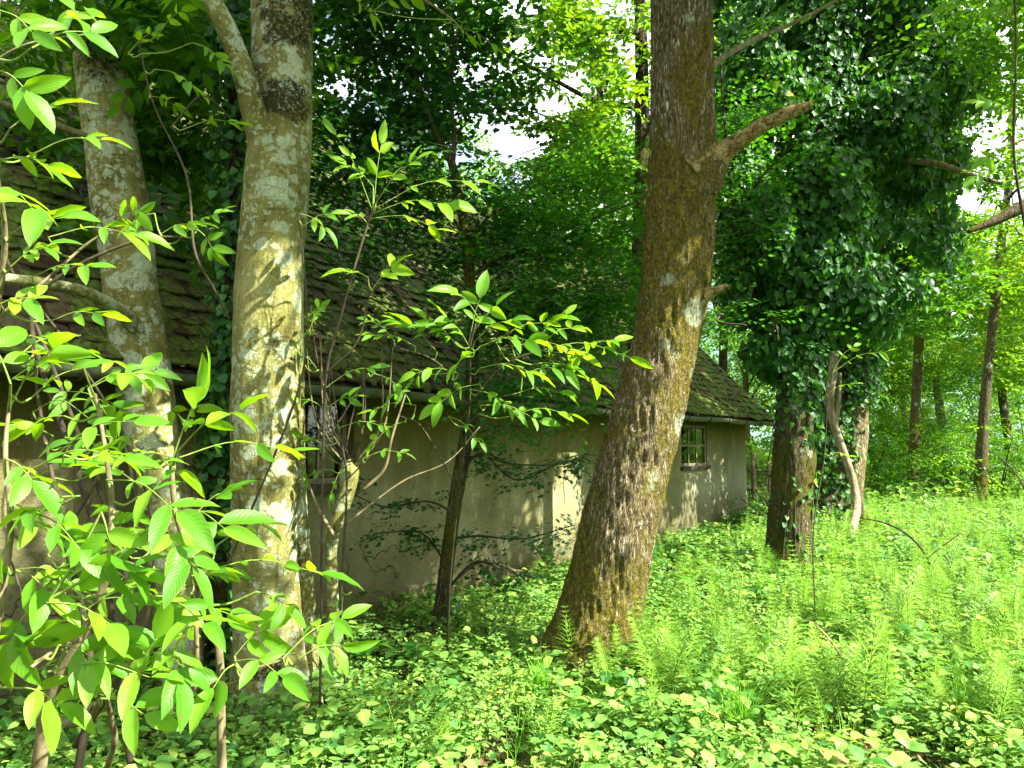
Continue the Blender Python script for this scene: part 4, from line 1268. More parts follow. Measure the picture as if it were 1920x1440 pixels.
rz_ = np.random.default_rng(58)
pos = np.concatenate([blob(P(1800, 260, 12.), (1.3, 1.1, 2.0), 300, rz_, .1, 22), blob(P(1720, 560, 12.), (.9, .8, .6), 130, rz_, .1, 12), blob(P(1850, 60, 11.), (1.1, 1., .8), 160, rz_, .1, 12), blob(P(1400, 20, 11.), (1.2, 1., 1.), 240, rz_, .1, 14)])
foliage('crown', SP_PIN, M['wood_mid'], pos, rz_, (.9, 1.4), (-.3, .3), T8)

# maple branches with pale sprays between leaning trunk and ivy
T11 = empty('maple_tree', G(1395, 1000, 0), 'young field maple behind the first ivy trunk, reaching light green sprays toward the leaning trunk', 'tree')
T11.location = [float(c) for c in P(1486, 925, 10.0)]
T11.location[2] = 0
fm = [[(1480, 660, 9.7, 12), (1440, 580, 9.3, 11), (1400, 530, 9.0, 10), (1380, 420, 8.6, 8), (1360, 250, 8.2, 6), (1350, 100, 8.2, 4)], [(1400, 560, 9.2, 7), (1450, 600, 8.8, 5), (1460, 640, 8.5, 3)],
      [(1380, 420, 8.6, 6), (1430, 330, 8.2, 4), (1500, 260, 7.8, 3)], [(1385, 460, 8.7, 6), (1420, 420, 8.2, 4), (1440, 370, 8., 3)], [(1400, 560, 9.2, 7), (1345, 600, 8.6, 4), (1400, 610, 8.4, 3)]]
V, F = tube([A(T11.location), P(1490, 800, 9.9), P(1480, 660, 9.7)], [.06, .05, .045], 10, 20); build('trunk', V, F, M['bark_ivy'], T11)
for L_ in fm:
    V, F = tube(*pxpath(L_), 6, 30); build('limb', V, F, M['twig_dark'], T11)
pos = np.concatenate([along(fm, 260, rm, .2, .2), blob(P(1390, 230, 8.2), (.35, .4, .5), 90, rm, .1, 6)])
foliage('crown_leaves', SP_MAPLE, M['maple'], pos, rm, (.8, 1.2), (-.2, .3), T11)

# ================================================================ crowns overhead of the tall trees (leaves placed along sun rays to shade cottage and ground)
rc = np.random.default_rng(71)
def shade_points(n, zlo, zhi, targets):
    t = targets[rc.integers(0, len(targets), n)] + rc.normal(0, .35, (n, 3))
    z = rc.uniform(zlo, zhi, n)
    return t + S[None] * ((z - t[:, 2]) / S[2])[:, None]
wall_t = np.stack([H(s, t, z) for s in np.linspace(-.5, 13, 28) for (t, z) in ((0, .3), (0, 1.2), (0, 2.2), (1, 3.3), (2, 4.3), (3.2, 5.5))])
left_t = np.stack([P(px, py, 4.5) for px in (80, 220, 330, 430, 520) for py in (60, 250, 450, 650, 850, 1050, 1250)])
grd_t = np.stack([G(px, py) for (px, py) in [(700, 1220), (800, 1200), (900, 1170), (980, 1150), (640, 1260), (100, 1400), (250, 1420), (60, 1380), (780, 1260), (1000, 1100), (1250, 1050), (1350, 1030), (950, 1230)]])
CROWN = dict(n=0)
def crown(parent, c, targets, n, zlo, zhi, mat, rmax):
    pos = shade_points(n, zlo, zhi, targets)
    k = np.linalg.norm((pos - c)[:, :2], axis=1) < rmax
    pos = pos[k]
    # limbs from the trunk top to clumps
    if len(pos) > 20:
        cs = pos[rc.integers(0, len(pos), 12)]
        for q in cs:
            a = A(c, float)
            mid = (a + q) / 2 + A([0, 0, .4])
            V, F = tube([a, mid, q], [.07, .045, .012], 7, 14)
            build('limb', V, F, M['bark_dark'], parent)
    return pos
roof_t = np.stack([RF(s_, u, .1) for s_ in np.linspace(0, 13, 16) for u in (.5, 1.5, 2.5, 3.5)])
tgt = np.concatenate([wall_t, left_t, left_t, left_t, grd_t, grd_t, roof_t, shade_t, shade_t, shade_t])
c6 = P(1310, -900, 5.6)
foliage('crown', SP_BROAD, M['wood_mid'], crown(T6, c6, tgt, 7000, 6.0, 9.5, None, 5.5), rc, (.9, 1.3), (-.2, .3), T6)
c7 = P(1580, -500, 9.6)
foliage('crown', SP_BROAD, M['wood_mid'], crown(T7, c7, tgt, 5200, 6.5, 10.5, None, 5.5), rc, (.9, 1.3), (-.2, .3), T7)
c8 = P(1690, -200, 14.)
foliage('crown', SP_BROAD, M['wood_mid'], crown(T8, c8, tgt, 3800, 6.5, 12., None, 5.5), rc, (.9, 1.3), (-.2, .3), T8)
c2 = P(545, -900, 4.7)
pos = np.concatenate([blob(c2, (2.6, 2.2, 1.2), 700, rc, .1, 30), blob(P(470, 30, 5.2), (.55, .4, .3), 70, rc, .1, 8), blob(P(350, 60, 5.6), (.6, .4, .35), 80, rc, .1, 8)])
foliage('crown', SP_PIN, M['wood_mid'], pos, rc, (.9, 1.3), (-.3, .2), T2)
pos = np.concatenate([blob(P(140, -800, 4.6), (2.2, 2.0, 1.1), 500, rc, .1, 24), blob(P(190, 10, 4.3), (.45, .35, .2), 60, rc, .1, 6)])
foliage('crown', SP_PIN, M['wood_mid'], pos, rc, (.9, 1.3), (-.3, .2), T1)

pos = np.concatenate([blob(P(x_, y_, d_), (.38, .4, .28), n_, rc, .1, 6) for x_, y_, d_, n_ in ((330, 150, 5.3, 50), (60, 120, 5.2, 45), (70, 260, 5.4, 30), (350, 320, 5.5, 38), (300, 230, 5.4, 30), (110, 20, 5.2, 50), (30, 380, 5.4, 34), (380, 420, 5.5, 32), (120, 470, 5.4, 36), (340, 60, 5.5, 40), (60, 500, 5.3, 24), (360, 250, 5.4, 34))])
foliage('hanging_leaves', SP_PIN, M['wood_mid'], pos, rc, (.8, 1.15), (-.35, .1), T1, down=.35)
pos = np.concatenate([blob(P(x_, y_, d_), (.5, .5, .35), n_, rc, .1, 6) for x_, y_, d_, n_ in ((640, 300, 6.6, 50), (800, 330, 6.5, 55), (900, 420, 6.7, 60), (980, 330, 7.0, 50), (760, 430, 6.6, 34), (1000, 620, 6.4, 50), (640, 420, 6.2, 24), (700, 360, 6.5, 40), (850, 520, 6.5, 30))])
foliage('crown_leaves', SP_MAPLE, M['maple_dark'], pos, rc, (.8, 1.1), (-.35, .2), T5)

# ================================================================ background wood
rb = np.random.default_rng(404)
def tree(px, Y_, h, w, kind, label, group, lean=0., trunk_w=.14, mat='bark_dark', crown_from=.35, n=420, tpl=None, leaf='wood_mid', name='broadleaf_tree', clump=16, path=None, bare=False):
    b0 = P(px, 850, Y_); b0[2] = float(ground_z(b0[0], b0[1])) - .05
    root = empty(name, b0, label, 'tree', group)
    if path is None:
        top = b0 + A([lean, rb.normal(0, .3), h])
        mid = b0 + A([lean * .4 + rb.normal(0, .12), 0, h * .5])
        pts, rad = [b0, mid, top], [trunk_w, trunk_w * .7, trunk_w * .12]
    else:
        pts, rad = pxpath(path)
        pts[0][2] = min(pts[0][2], b0[2]); top = pts[-1]
    V, F = tube(pts, rad, 12, 40, rough_disp(.008, .06, .02, 12)); build('trunk', V, F, M[mat], root)
    cc = b0 + (A(top) - b0) * (crown_from + 1) / 2
    cc[2] = b0[2] + h * (crown_from + 1) / 2
    rad3 = A([w, w, h * (1 - crown_from) / 2])
    cs = blob(cc, rad3 * .8, 9, rb, .3)
    for q in cs:
        t = np.clip((q[2] - b0[2]) / h * .75, .15, .95)
        a, _ = smooth_path(pts, rad, 40); a = a[int(t * 39)]
        V, F = tube([a, (a + q) / 2 + A([0, 0, .15 * w]), q], [trunk_w * .3, trunk_w * .2, .012], 6, 12); build('limb', V, F, M[mat], root)
    pos = blob(cc, rad3, n, rb, .25, clump)
    foliage('crown', tpl or SP_FAR, M[leaf], pos, rb, (.75, 1.2), (-.3, .35), root, True)
    return root

# named thin trunks in the sunny wood at right
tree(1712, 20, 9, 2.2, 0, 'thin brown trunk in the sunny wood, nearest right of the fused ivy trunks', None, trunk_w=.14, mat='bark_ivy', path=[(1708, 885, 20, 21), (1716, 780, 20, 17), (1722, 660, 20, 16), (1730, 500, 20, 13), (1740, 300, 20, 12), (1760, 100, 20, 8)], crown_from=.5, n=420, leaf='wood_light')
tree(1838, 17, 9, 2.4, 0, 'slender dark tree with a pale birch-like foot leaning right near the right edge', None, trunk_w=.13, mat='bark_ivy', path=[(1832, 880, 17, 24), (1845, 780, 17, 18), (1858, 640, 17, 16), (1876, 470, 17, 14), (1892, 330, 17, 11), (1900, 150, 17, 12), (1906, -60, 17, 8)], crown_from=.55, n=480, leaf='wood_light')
tree(1656, 27, 7, 1.8, 0, 'short pale birch trunk far back between the ivy trees and the thin brown trunk', None, trunk_w=.11, mat='birch', n=260, leaf='wood_mid')
V, F = tube(*pxpath([(1990, 370, 8, 34), (1920, 388, 8, 24), (1870, 412, 8, 18), (1815, 435, 8, 8)]), 14, 40, rough_disp(.01, .06, 0, 20))
LB = build('fallen_branch', V, F, M['bark_ivy']); props(LB, 'dark mossy branch reaching in from the right edge at mid height', 'branch')
LB.name = 'overhanging_branch'
V, F = tube(*pxpath([(1700, 300, 9.6, 12), (1760, 308, 9.4, 12), (1810, 325, 9.2, 11), (1880, 345, 9, 6)]), 10, 30)
props(build('bare_branch', V, F, M['twig']), 'bare brown branch poking right out of the ivy mass', 'branch')

specs = [(1640, 24, 8, 2.2), (1780, 26, 9, 2.6), (1900, 24, 9, 2.6), (1980, 20, 8, 2.4), (1570, 28, 9, 2.6), (1700, 34, 11, 3.2), (1850, 38, 12, 3.5), (1480, 30, 9, 3.0), (1400, 26, 8, 2.4), (2080, 26, 10, 3)]
lab_wood = ['dark-stemmed yellow-green tree just right of the fused ivy trunks', 'pale-stemmed leafy tree between the thin brown trunk and the slender leaning one', 'green tree standing right behind the slender leaning tree at the right edge', 'tree at the far right edge, mostly cut off by the frame',
            'leafy tree hidden behind the fused ivy trunks', 'tall green tree deep in the wood behind the thin brown trunk', 'tallest yellow-green tree, deepest in the wood near the right edge', 'yellow-green tree seen between the cottage corner and the first ivy trunk',
            'green tree rising behind the end of the cottage roof', 'leafy tree just beyond the right edge of the view']
for k, (px, Y_, h, w) in enumerate(specs):
    tree(px, Y_, h, w, 0, lab_wood[k], 'trees in the sunlit wood beyond the clearing', rb.normal(0, .5), rb.uniform(.09, .16), ['bark_dark', 'birch', 'bark_ivy'][k % 3], .3, int(560 + 50 * w), leaf=['wood_light', 'wood_mid', 'wood_mid'][k % 3])
# trees over and behind the roof
lab_roof = ['green tree behind the roof just left of the leaning trunk', 'green tree behind the roof, its crown crossed by the leaning trunk', 'tall green tree behind the roof below the brightest sky gap', 'dark green tree behind the roof beside the glowing sapling',
            'dark tree over the roof immediately right of the thick smooth trunk', 'green tree behind the roof end between leaning trunk and ivy', 'dark tree glimpsed over the roof between the two lichened trunks', 'mid-green tree behind the roof left of the brightest sky gap']
for k, (px, Y_, h, w, lf, n) in enumerate([(1130, 19, 10.6, 2.4, 'wood_mid', 900), (1240, 22, 11, 2.6, 'wood_mid', 620), (1030, 24, 11.0, 2.2, 'wood_mid', 420), (700, 17, 9, 2.0, 'maple_dark', 420), (590, 15, 9.5, 2.0, 'maple_dark', 380), (1350, 20, 10, 2.6, 'wood_mid', 480), (400, 14, 9, 2.2, 'maple_dark', 300), (820, 21, 12, 2.6, 'wood_mid', 560)]):
    tree(px, Y_, h, w, 0, lab_roof[k], 'trees behind the cottage roof', rb.normal(0, .6), .15, 'bark_dark', .42, n, tpl=SP_FAR if Y_ > 18 else SP_BROAD, leaf=lf, clump=22)

def bush(px, Y_, w, h, n, leaf, tpl, label, group):
    b0 = P(px, 850, Y_); b0[2] = float(ground_z(b0[0], b0[1]))
    root = empty('bush', b0, label, 'bush', group)
    for k in range(6):
        q = b0 + A([rb.normal(0, w * .5), rb.normal(0, w * .4), h * rb.uniform(.6, .95)])
        V, F = tube([b0 + A([rb.normal(0, .1), 0, -.05]), (b0 + q) / 2 + A([0, 0, h * .1]), q], [.025, .016, .006], 5, 10); build('stem', V, F, M['twig_dark'], root)
    pos = blob(b0 + A([0, 0, h * .5]), (w, w, h * .55), n, rb, .2, 14)
    pos = pos[pos[:, 2] > .02]
    foliage('foliage', tpl, M[leaf], pos, rb, (.6, 1.), (-.3, .3), root, True)
lab_bush = ['green bush right of the fused ivy trunks at the clearing edge', 'yellow-green bush around the foot of the thin brown trunk', 'green bush between the thin brown trunk and the slender leaning tree', 'green bush at the foot of the slender leaning tree', 'bright bush at the right edge of the view',
            'green bush showing between the two ivy-clad trees', 'green bush just left of the first ivy trunk', 'bright bush behind the wooden fence at the cottage corner', 'tall green bush deep behind the thin brown trunk', 'tall bush deep behind the slender leaning tree', 'tall bright bush around the short pale birch trunk', 'tall green bush deep in the wood at the right edge']
for k, (px, Y_, w, h) in enumerate([(1620, 20, 1.5, 2.2), (1700, 23, 1.7, 2.8), (1790, 21, 1.6, 2.6), (1870, 19, 1.5, 2.2), (1950, 17, 1.5, 2.6), (1560, 25, 1.8, 2.6), (1500, 22, 1.6, 2.0), (1430, 20.5, 1.2, 1.9), (1740, 29, 2.4, 4.2), (1850, 30, 2.4, 4.6), (1650, 31, 2.4, 4.2), (1930, 27, 2.4, 4.4)]):
    bush(px, Y_, w, h, int(330 * w), ['wood_mid', 'wood_light', 'wood_mid'][k % 3], SP_BROAD, lab_bush[k], 'bushes along the edge of the sunlit wood')
bush(1450, 13.2, .75, .95, 260, 'cover', SP_PIN, 'low feathery green bush at the foot of the cottage corner', None)


# far forest mass
fr = np.random.default_rng(99)
n = 9000
ang = fr.uniform(R(20), R(125), n)
dist = fr.uniform(40, 62, n)
n2 = 6500
ang = np.concatenate([ang, fr.uniform(R(125), R(380), n2)])
dist = np.concatenate([dist, fr.uniform(17, 26, n2)])
n += n2
hz_ = fr.uniform(0, 1, n) ** 1.1 * (9 + 3.5 * np.sin(ang * 23) + 2 * np.sin(ang * 51)) * np.where(dist < 30, .72, 1.)
pos = np.stack([np.cos(ang) * dist, np.sin(ang) * dist, hz_ + .2], -1)
far_sp = [spray(L_RH, 12, .34, 1.7, 55, 70 + s) for s in range(3)]
foliage('forest', far_sp, M['wood_light'], pos, fr, (.8, 1.4), (-.4, .3), None, False)['kind'] = 'stuff'

# ================================================================ GROUND COVER
rg = np.random.default_rng(2024)
def plant_template(seed, leaf=L_OVAL, size=.06, tiers=1, h=.16, n=3):
    r = np.random.default_rng(seed)
    out_ = []
    w = .0022
    out_.append((A([(w, 0, 0), (-w, w, 0), (0, 0, h)]), A([(0, 1, 2)]), .3))
    for t in range(tiers):
        z = h * (1 - .32 * t)
        a0 = r.uniform(0, 6.28)
        m = n + (1 if r.random() < .3 else 0)
        for i in range(m):
            a = a0 + 2 * math.pi * i / m + r.normal(0, .25)
            d = A([math.cos(a), math.sin(a), r.normal(-.1, .3)])
            pet = r.uniform(.008, .03) * (1 + t)
            nr = A([r.normal(0, .28), r.normal(0, .28), 1])
            out_.append(place_leaf(leaf, A([0, 0, z]) + d * pet, d, nr, size * r.uniform(.7, 1.2) * (1 + .15 * t), r.uniform(.25, .75)))
    return assemble(out_)
LW = L_oval(.34, .05, .12)
PT = [plant_template(s, LW, .062, 1 + s % 2, .12 + .03 * (s % 4), 3) for s in range(8)] + [plant_template(20 + s, L_HEART, .06, 1, .10 + .03 * s, 3) for s in range(3)]
PF = [plant_template(50 + s, L_RH, .085, 2, .22, 4) for s in range(5)]

def off_house(x, y, m=.05):
    q = np.stack([x, y], -1) - C0[:2]
    return ~(((q @ Nn[:2]) > -m) & ((q @ D[:2]) < .1))

def in_wedge(n, y0, y1, pw=1.0, margin=1.12):
    y = (rg.uniform(y0 ** pw, y1 ** pw, n)) ** (1 / pw)
    x = rg.uniform(-.70, .70, n) * margin * y
    k = off_house(x, y)
    return x[k], y[k]
def zrot(n, tilt=.18):
    a = rg.uniform(0, 6.28, n)
    d = np.stack([np.cos(a), np.sin(a), rg.normal(0, tilt, n)], -1)
    return rotm(d, np.stack([rg.normal(0, tilt, n), rg.normal(0, tilt, n), np.ones(n)], -1))
def cover(name, tpl, x, y, scl, tin=(-.3, .3), patch=None, mat='cover'):
    if patch is not None:
        k = patch(x, y) > rg.uniform(0, 1, len(x)); x, y = x[k], y[k]
    z = ground_z(x, y)
    V, F, T = scatter(tpl, np.stack([x, y, z], -1), zrot(len(x)), rg.uniform(*scl, len(x)), rg.uniform(*tin, len(x)), rg)
    TRIS[0] += len(F)
    o = build(name, V, F, M[mat], None, tint=T, smooth=False); o['kind'] = 'stuff'
    return o
bare = [(G(720, 1190), .55), (G(950, 1120), .5), (G(1190, 1080), .5), (G(860, 1200), .4), (G(1290, 1110), .35), (G(690, 1260), .3), (G(1300, 1040), .5)]
def patch(x, y):
    v = .68 + 1.1 * fbm(np.stack([x * 1.1, y * 1.1, x * 0], -1), 3, 61)
    for c, r_ in bare:
        d = np.hypot(x - c[0], y - c[1])
        v = v - .75 * np.exp(-(d / r_) ** 2)
    return np.clip(v, .14, 1)
x, y = in_wedge(9000, 3.0, 9, 1.6)
SM = [plant_template(80 + s, L_OVAL, .034, 3, .15 + .03 * s, 5) for s in range(4)]
cover('fine_ground_cover_leaves', SM, x, y, (.7, 1.3), (-.1, .35), patch=lambda a, b_: np.clip(.45 + 1.3 * fbm(np.stack([a * 1.6, b_ * 1.6, a * 0], -1), 3, 63), .05, 1))
x, y = in_wedge(14500, 3.0, 11, 1.7)
cover('ground_cover_leaves', PT, x, y, (.55, 1.45), patch=patch)
x, y = in_wedge(9500, 9, 24, 1.7)
cover('ground_cover_leaves', PF, x, y, (.9, 1.5), (-.25, .35))
x, y = in_wedge(7000, 18, 46, 1.7)
cover('ground_cover_leaves', PF, x, y, (1.6, 3.0), (-.2, .4))
x, y = in_wedge(2600, 3.0, 13, 1.6)
BR = [plant_template(90 + s, LW, .095, 1, .17 + .03 * s, 3) for s in range(4)]
cover('bramble_leaves', BR, x, y, (.7, 1.25), (-.3, .2), patch=lambda a, b_: np.clip(.1 + 2.0 * fbm(np.stack([a * .8 + 9, b_ * .8, a * 0], -1), 3, 65), .02, 1), mat='maple')
# dead leaf litter
x, y = in_wedge(9000, 3.2, 12, 1.6)
lt = [(L_OVAL[0] * A([.07, .08, .12]), L_OVAL[1], np.full(6, .5)), (L_MAPLE[0] * A([.07, .07, .15]), L_MAPLE[1], np.full(len(L_MAPLE[1]), .4))]
z = ground_z(x, y) + .012
V, F, T = scatter(lt, np.stack([x, y, z], -1), zrot(len(x), .25), rg.uniform(.7, 1.3, len(x)), rg.uniform(-.5, .5, len(x)), rg)
o = build('leaf_litter', V, F, M['litter'], None, tint=T, smooth=False); o['kind'] = 'stuff'

# horsetails
def horsetail(seed):
    r = np.random.default_rng(seed)
    h = r.uniform(.42, .62)
    parts = []
    V, F = tube([A([0, 0, 0]), A([.01, .01, h * .6]), A([r.normal(0, .04), r.normal(0, .04), h])], [.0032, .0026, .0008], 4, 8, cap=False)
    F3 = np.vstack([F[:, [0, 1, 2]], F[:, [0, 2, 3]]])
    parts.append((V, F3, .1))
    nw = 14
    for i in range(nw):
        t = .22 + .78 * i / (nw - 1)
        z = h * t
        ln = .125 * (1 - .75 * max(0, (t - .45) / .55)) * r.uniform(.85, 1.1)
        m = 13
        a0 = r.uniform(0, 6.28)
        cx = V[-1][0] * t * t; cy = V[-1][1] * t * t
        for j in range(m):
            a = a0 + 6.283 * j / m + r.normal(0, .12)
            up = r.normal(.42, .1)
            d = A([math.cos(a), math.sin(a), 0]); s_ = A([-math.sin(a), math.cos(a), 0]) * .0026
            p0 = A([cx, cy, z]); p1 = p0 + d * ln * .55 + A([0, 0, ln * .5 * up]); p2 = p0 + d * ln + A([0, 0, ln * up * .75])
            parts.append((A([p0 + s_, p0 - s_, p1 + s_, p1 - s_ + A([0, 0, .001]), p2]), A([(0, 1, 3), (0, 3, 2), (2, 3, 4)]), r.uniform(.3, .9)))
    return assemble(parts)
HT = [horsetail(900 + s) for s in range(8)]
HM = [mesh_data('horsetail', v, f, M['horsetail'], tint=t, smooth=False) for v, f, t in HT]
hand = [(1335, 1250), (1115, 1265), (1185, 1275), (1075, 1290), (890, 1210), (940, 1225), (1425, 1060), (1440, 1100), (825, 1430), (760, 1440), (1005, 1440), (1100, 1400), (1320, 1225), (1520, 1170), (1560, 1210), (1480, 1190),
        (1310, 1340), (1400, 1300), (1460, 1290), (1530, 1290), (1600, 1300), (1660, 1200), (1750, 1150), (1790, 1200), (1720, 1360), (1820, 1340), (1870, 1320), (1900, 1350), (1560, 1400), (1650, 1380), (1500, 1430), (1240, 1430),
        (1640, 1060), (1700, 1040), (1740, 1090), (1790, 1060), (1850, 1060), (1890, 1100), (1830, 1130), (1600, 1090), (1550, 1080), (1720, 1130), (1380, 1180), (1300, 1180), (560, 1340), (1220, 1200), (1160, 1340), (1270, 1300), (590, 1300)]
hpos = [G(px, py) for px, py in hand]
while len(hpos) < 280:
    px = rg.uniform(1150, 1950); py = rg.uniform(955, 1440)
    q = G(px, py)
    if fbm(A([[q[0] * .8, q[1] * .8, 3.]]), 2, 77)[0] > -.1 and off_house(q[0:1], q[1:2])[0]: hpos.append(q)
for i, q in enumerate(hpos):
    o = bpy.data.objects.new('horsetail', HM[i % 8]); COL.objects.link(o)
    o.location = (q[0], q[1], float(ground_z(q[0], q[1])) - .01)
    o.rotation_euler = (rg.normal(0, .24), rg.normal(0, .24), rg.uniform(0, 6.28))
    s_ = rg.uniform(.65, 1.25); o.scale = (s_, s_, s_)
    props(o, 'feathery light green horsetail standing in the ground cover', 'horsetail', 'horsetails in the clearing')
x, y = in_wedge(600, 9, 22, 1.6)
k = x > .12 * y; x, y = x[k], y[k]
V, F, T = scatter(HT, np.stack([x, y, ground_z(x, y)], -1), zrot(len(x), .1), rg.uniform(.8, 1.3, len(x)), rg.uniform(-.2, .2, len(x)), rg)
# upright: swap axes so that the stem is vertical
o = build('far_horsetails', V, F, M['horsetail'], None, tint=T, smooth=False); o['kind'] = 'stuff'

# grass tufts
def tuft(seed, n=80, L_=.42):
    r = np.random.default_rng(seed)
    V, F, T, c = [], [], [], 0
    for i in range(n):
        a = r.uniform(0, 6.28); l = L_ * r.uniform(.5, 1.1); lean = abs(r.normal(.45, .3)); w = r.uniform(.002, .0045)
        b0 = A([r.normal(0, .03), r.normal(0, .03), 0]); d = A([math.cos(a), math.sin(a), 0]); sd = A([-math.sin(a), math.cos(a), 0]) * w
        for k in range(5):
            t = k / 4
            q = b0 + d * l * lean * t ** 1.8 * 1.2 + A([0, 0, l * (t - .5 * lean * t * t * t)])
            V += [q + sd * (1 - t * .95), q - sd * (1 - t * .95)]
        for k in range(4): F.append((c + 2 * k, c + 2 * k + 1, c + 2 * k + 3, c + 2 * k + 2)); T.append(r.uniform(0, .9))
        c += 10
    return A(V), A(F), T
for k, (px, py, n_, L_, lab) in enumerate([(1010, 1330, 90, .36, 'upright tuft of narrow grass in front of the leaning tree foot'), (1395, 1400, 150, .40, 'large arching tuft of bright grass at the bottom centre right'), (1810, 1400, 110, .40, 'tuft of long grass at the bottom right corner'),
                                       (1530, 1310, 50, .25, 'small grass tuft between the horsetails near the bare twig'), (60, 1430, 40, .25, 'thin grass tuft in the shade under the walnut shrub')]):
    q = G(px, py)
    V, F, T = tuft(500 + k, int(n_ * 1.5), L_ * 1.15)
    o = build('grass_tuft', V, F, M['grass'], None, tint=T); o.location = [float(c) for c in q]
    props(o, lab, 'grass tuft')

gt = [tuft(540 + k, 16, .24) for k in range(4)]
gt = [(v, np.vstack([f[:, [0, 1, 2]], f[:, [0, 2, 3]]]), np.concatenate([t, t])) for v, f, t in gt]
x, y = in_wedge(520, 3.2, 12, 1.5)
cover('thin_grass', gt, x, y, (.6, 1.2), (-.2, .2), mat='grass')
# twigs lying and standing in the clearing
def twig_thing(name, paths, mat, label, cat='twig'):
    root = empty(name, paths[0][0] if not isinstance(paths[0][0], tuple) else P(*paths[0][0][:3]), label, cat)
    for p_ in paths:
        V, F = tube(*pxpath(p_), 6, 24); build('branch', V, F, M[mat], root)
twig_thing('bare_twig', [[(1598, 1330, 4.6, 4), (1590, 1290, 4.6, 5), (1578, 1235, 4.6, 6), (1556, 1200, 4.6, 5), (1530, 1172, 4.6, 3)], [(1583, 1242, 4.6, 4), (1600, 1225, 4.6, 3), (1608, 1208, 4.6, 2)]], 'dead_wood', 'pale forked dead twig standing in the ground cover at lower right')
twig_thing('bare_twig', [[(1745, 1060, 7.6, 4.5), (1725, 1025, 7.6, 4.5), (1690, 995, 7.8, 4), (1650, 978, 8, 3), (1615, 972, 8.1, 2)], [(1740, 1045, 7.6, 4), (1760, 1030, 7.6, 3), (1800, 1000, 7.6, 2)]], 'twig_dark', 'dark arched dead twig bending over the horsetails')
twig_thing('bare_twig', [[(1000, 1100, 6.5, 4), (960, 1068, 6.5, 5), (905, 1052, 6.5, 6), (870, 1075, 6.5, 5), (845, 1095, 6.5, 4)], [(1010, 1080, 6.4, 5), (970, 1070, 6.5, 4), (930, 1066, 6.5, 3)]], 'twig', 'grey curved fallen twig lying against the foot of the wall')

# ================================================================ WALNUT SHRUB AND SAPLINGS (large separate leaves)
rw = np.random.default_rng(11)
def walnut_leaf(seed):
    r = np.random.default_rng(seed)
    nu, nv = 6, 4
    V, UV = [], []
    bend = r.uniform(.05, .42); tw = r.normal(0, .25); fold = r.uniform(.08, .45); wmax = r.uniform(.155, .225); cv = r.normal(0, .10)
    for i in range(nu + 1):
        t = i / nu
        w = wmax * (math.sin(math.pi * min(1, t ** .85)) ** .75 if 0 < t < 1 else .0) + .004
        for j in range(nv + 1):
            v = -1 + 2 * j / nv
            y = v * w
            z = fold * abs(y) - bend * t * t + tw * y * t + .012 * math.sin(t * 17 + v * 3 + seed) * (abs(v))
            V.append((t - .05 * t * t * bend, y + cv * t * t, z)); UV.append((t, v))
    F = []
    for i in range(nu):
        for j in range(nv):
            a = i * (nv + 1) + j
            F.append((a, a + nv + 1, a + nv + 2, a + 1))
    return A(V, float), A(F), UV
WL = []
for s_ in range(20):
    v, f, uv = walnut_leaf(300 + s_)
    WL.append(mesh_data('leaf', v, f, M['walnut'], tint=np.full(len(f), [.12, .4, .62, .88][s_ % 4]), uv=uv, smooth=True))

def compound(root, soup, b0, tip, n, size, face, cnt, tint=None):
    """one pinnate leaf from b0 to tip: n leaflets, ending in a single one"""
    b0, tip = A(b0, float), A(tip, float)
    ax = tip - b0; ln = np.linalg.norm(ax)
    mid = (b0 + tip) / 2 + A([0, 0, ln * .12])
    V, F = tube([b0, mid, tip], [.0028, .0022, .0012], 5, 10, cap=False); soup.add(V, F)
    q, _ = smooth_path([b0, mid, tip], [1, 1, 1], 40)
    T_ = ax / ln
    nrm = A(face, float) + rw.normal(0, .18, 3)
    nrm = nrm - T_ * nrm.dot(T_); nrm /= np.linalg.norm(nrm)
    side = np.cross(nrm, T_)
    pairs = (n - 1) // 2
    specs_ = [(1.0, 0, 1.1)]
    for k in range(pairs):
        t = 1 - (k + .35) / (pairs + .25) * .82
        sc = 1.05 - .22 * k
        specs_ += [(t, 1, sc), (t - .02, -1, sc)]
    for t, sd, sc in specs_:
        at = q[int(np.clip(t, 0, 1) * 39)]
        a = R(58 + rw.normal(0, 10)) * sd
        d = T_ * math.cos(a) + side * math.sin(a) + A([0, 0, rw.normal(-.12, .16)]) + rw.normal(0, .08, 3)
        nn = nrm + rw.normal(0, .45, 3)
        m3 = rotm(d[None], nn[None])[0]
        o = bpy.data.objects.new('leaf', WL[int(rw.integers(0, 20)) if tint is None else int(rw.integers(0, 3)) * 4 + tint])
        COL.objects.link(o); o.parent = root
        s_ = size * sc * rw.uniform(.72, 1.18)
        mm = Matrix((m3 * s_).tolist()).to_4x4(); mm.translation = Vector(at - A(root.location))
        o.matrix_local = mm
        cnt[0] += 1

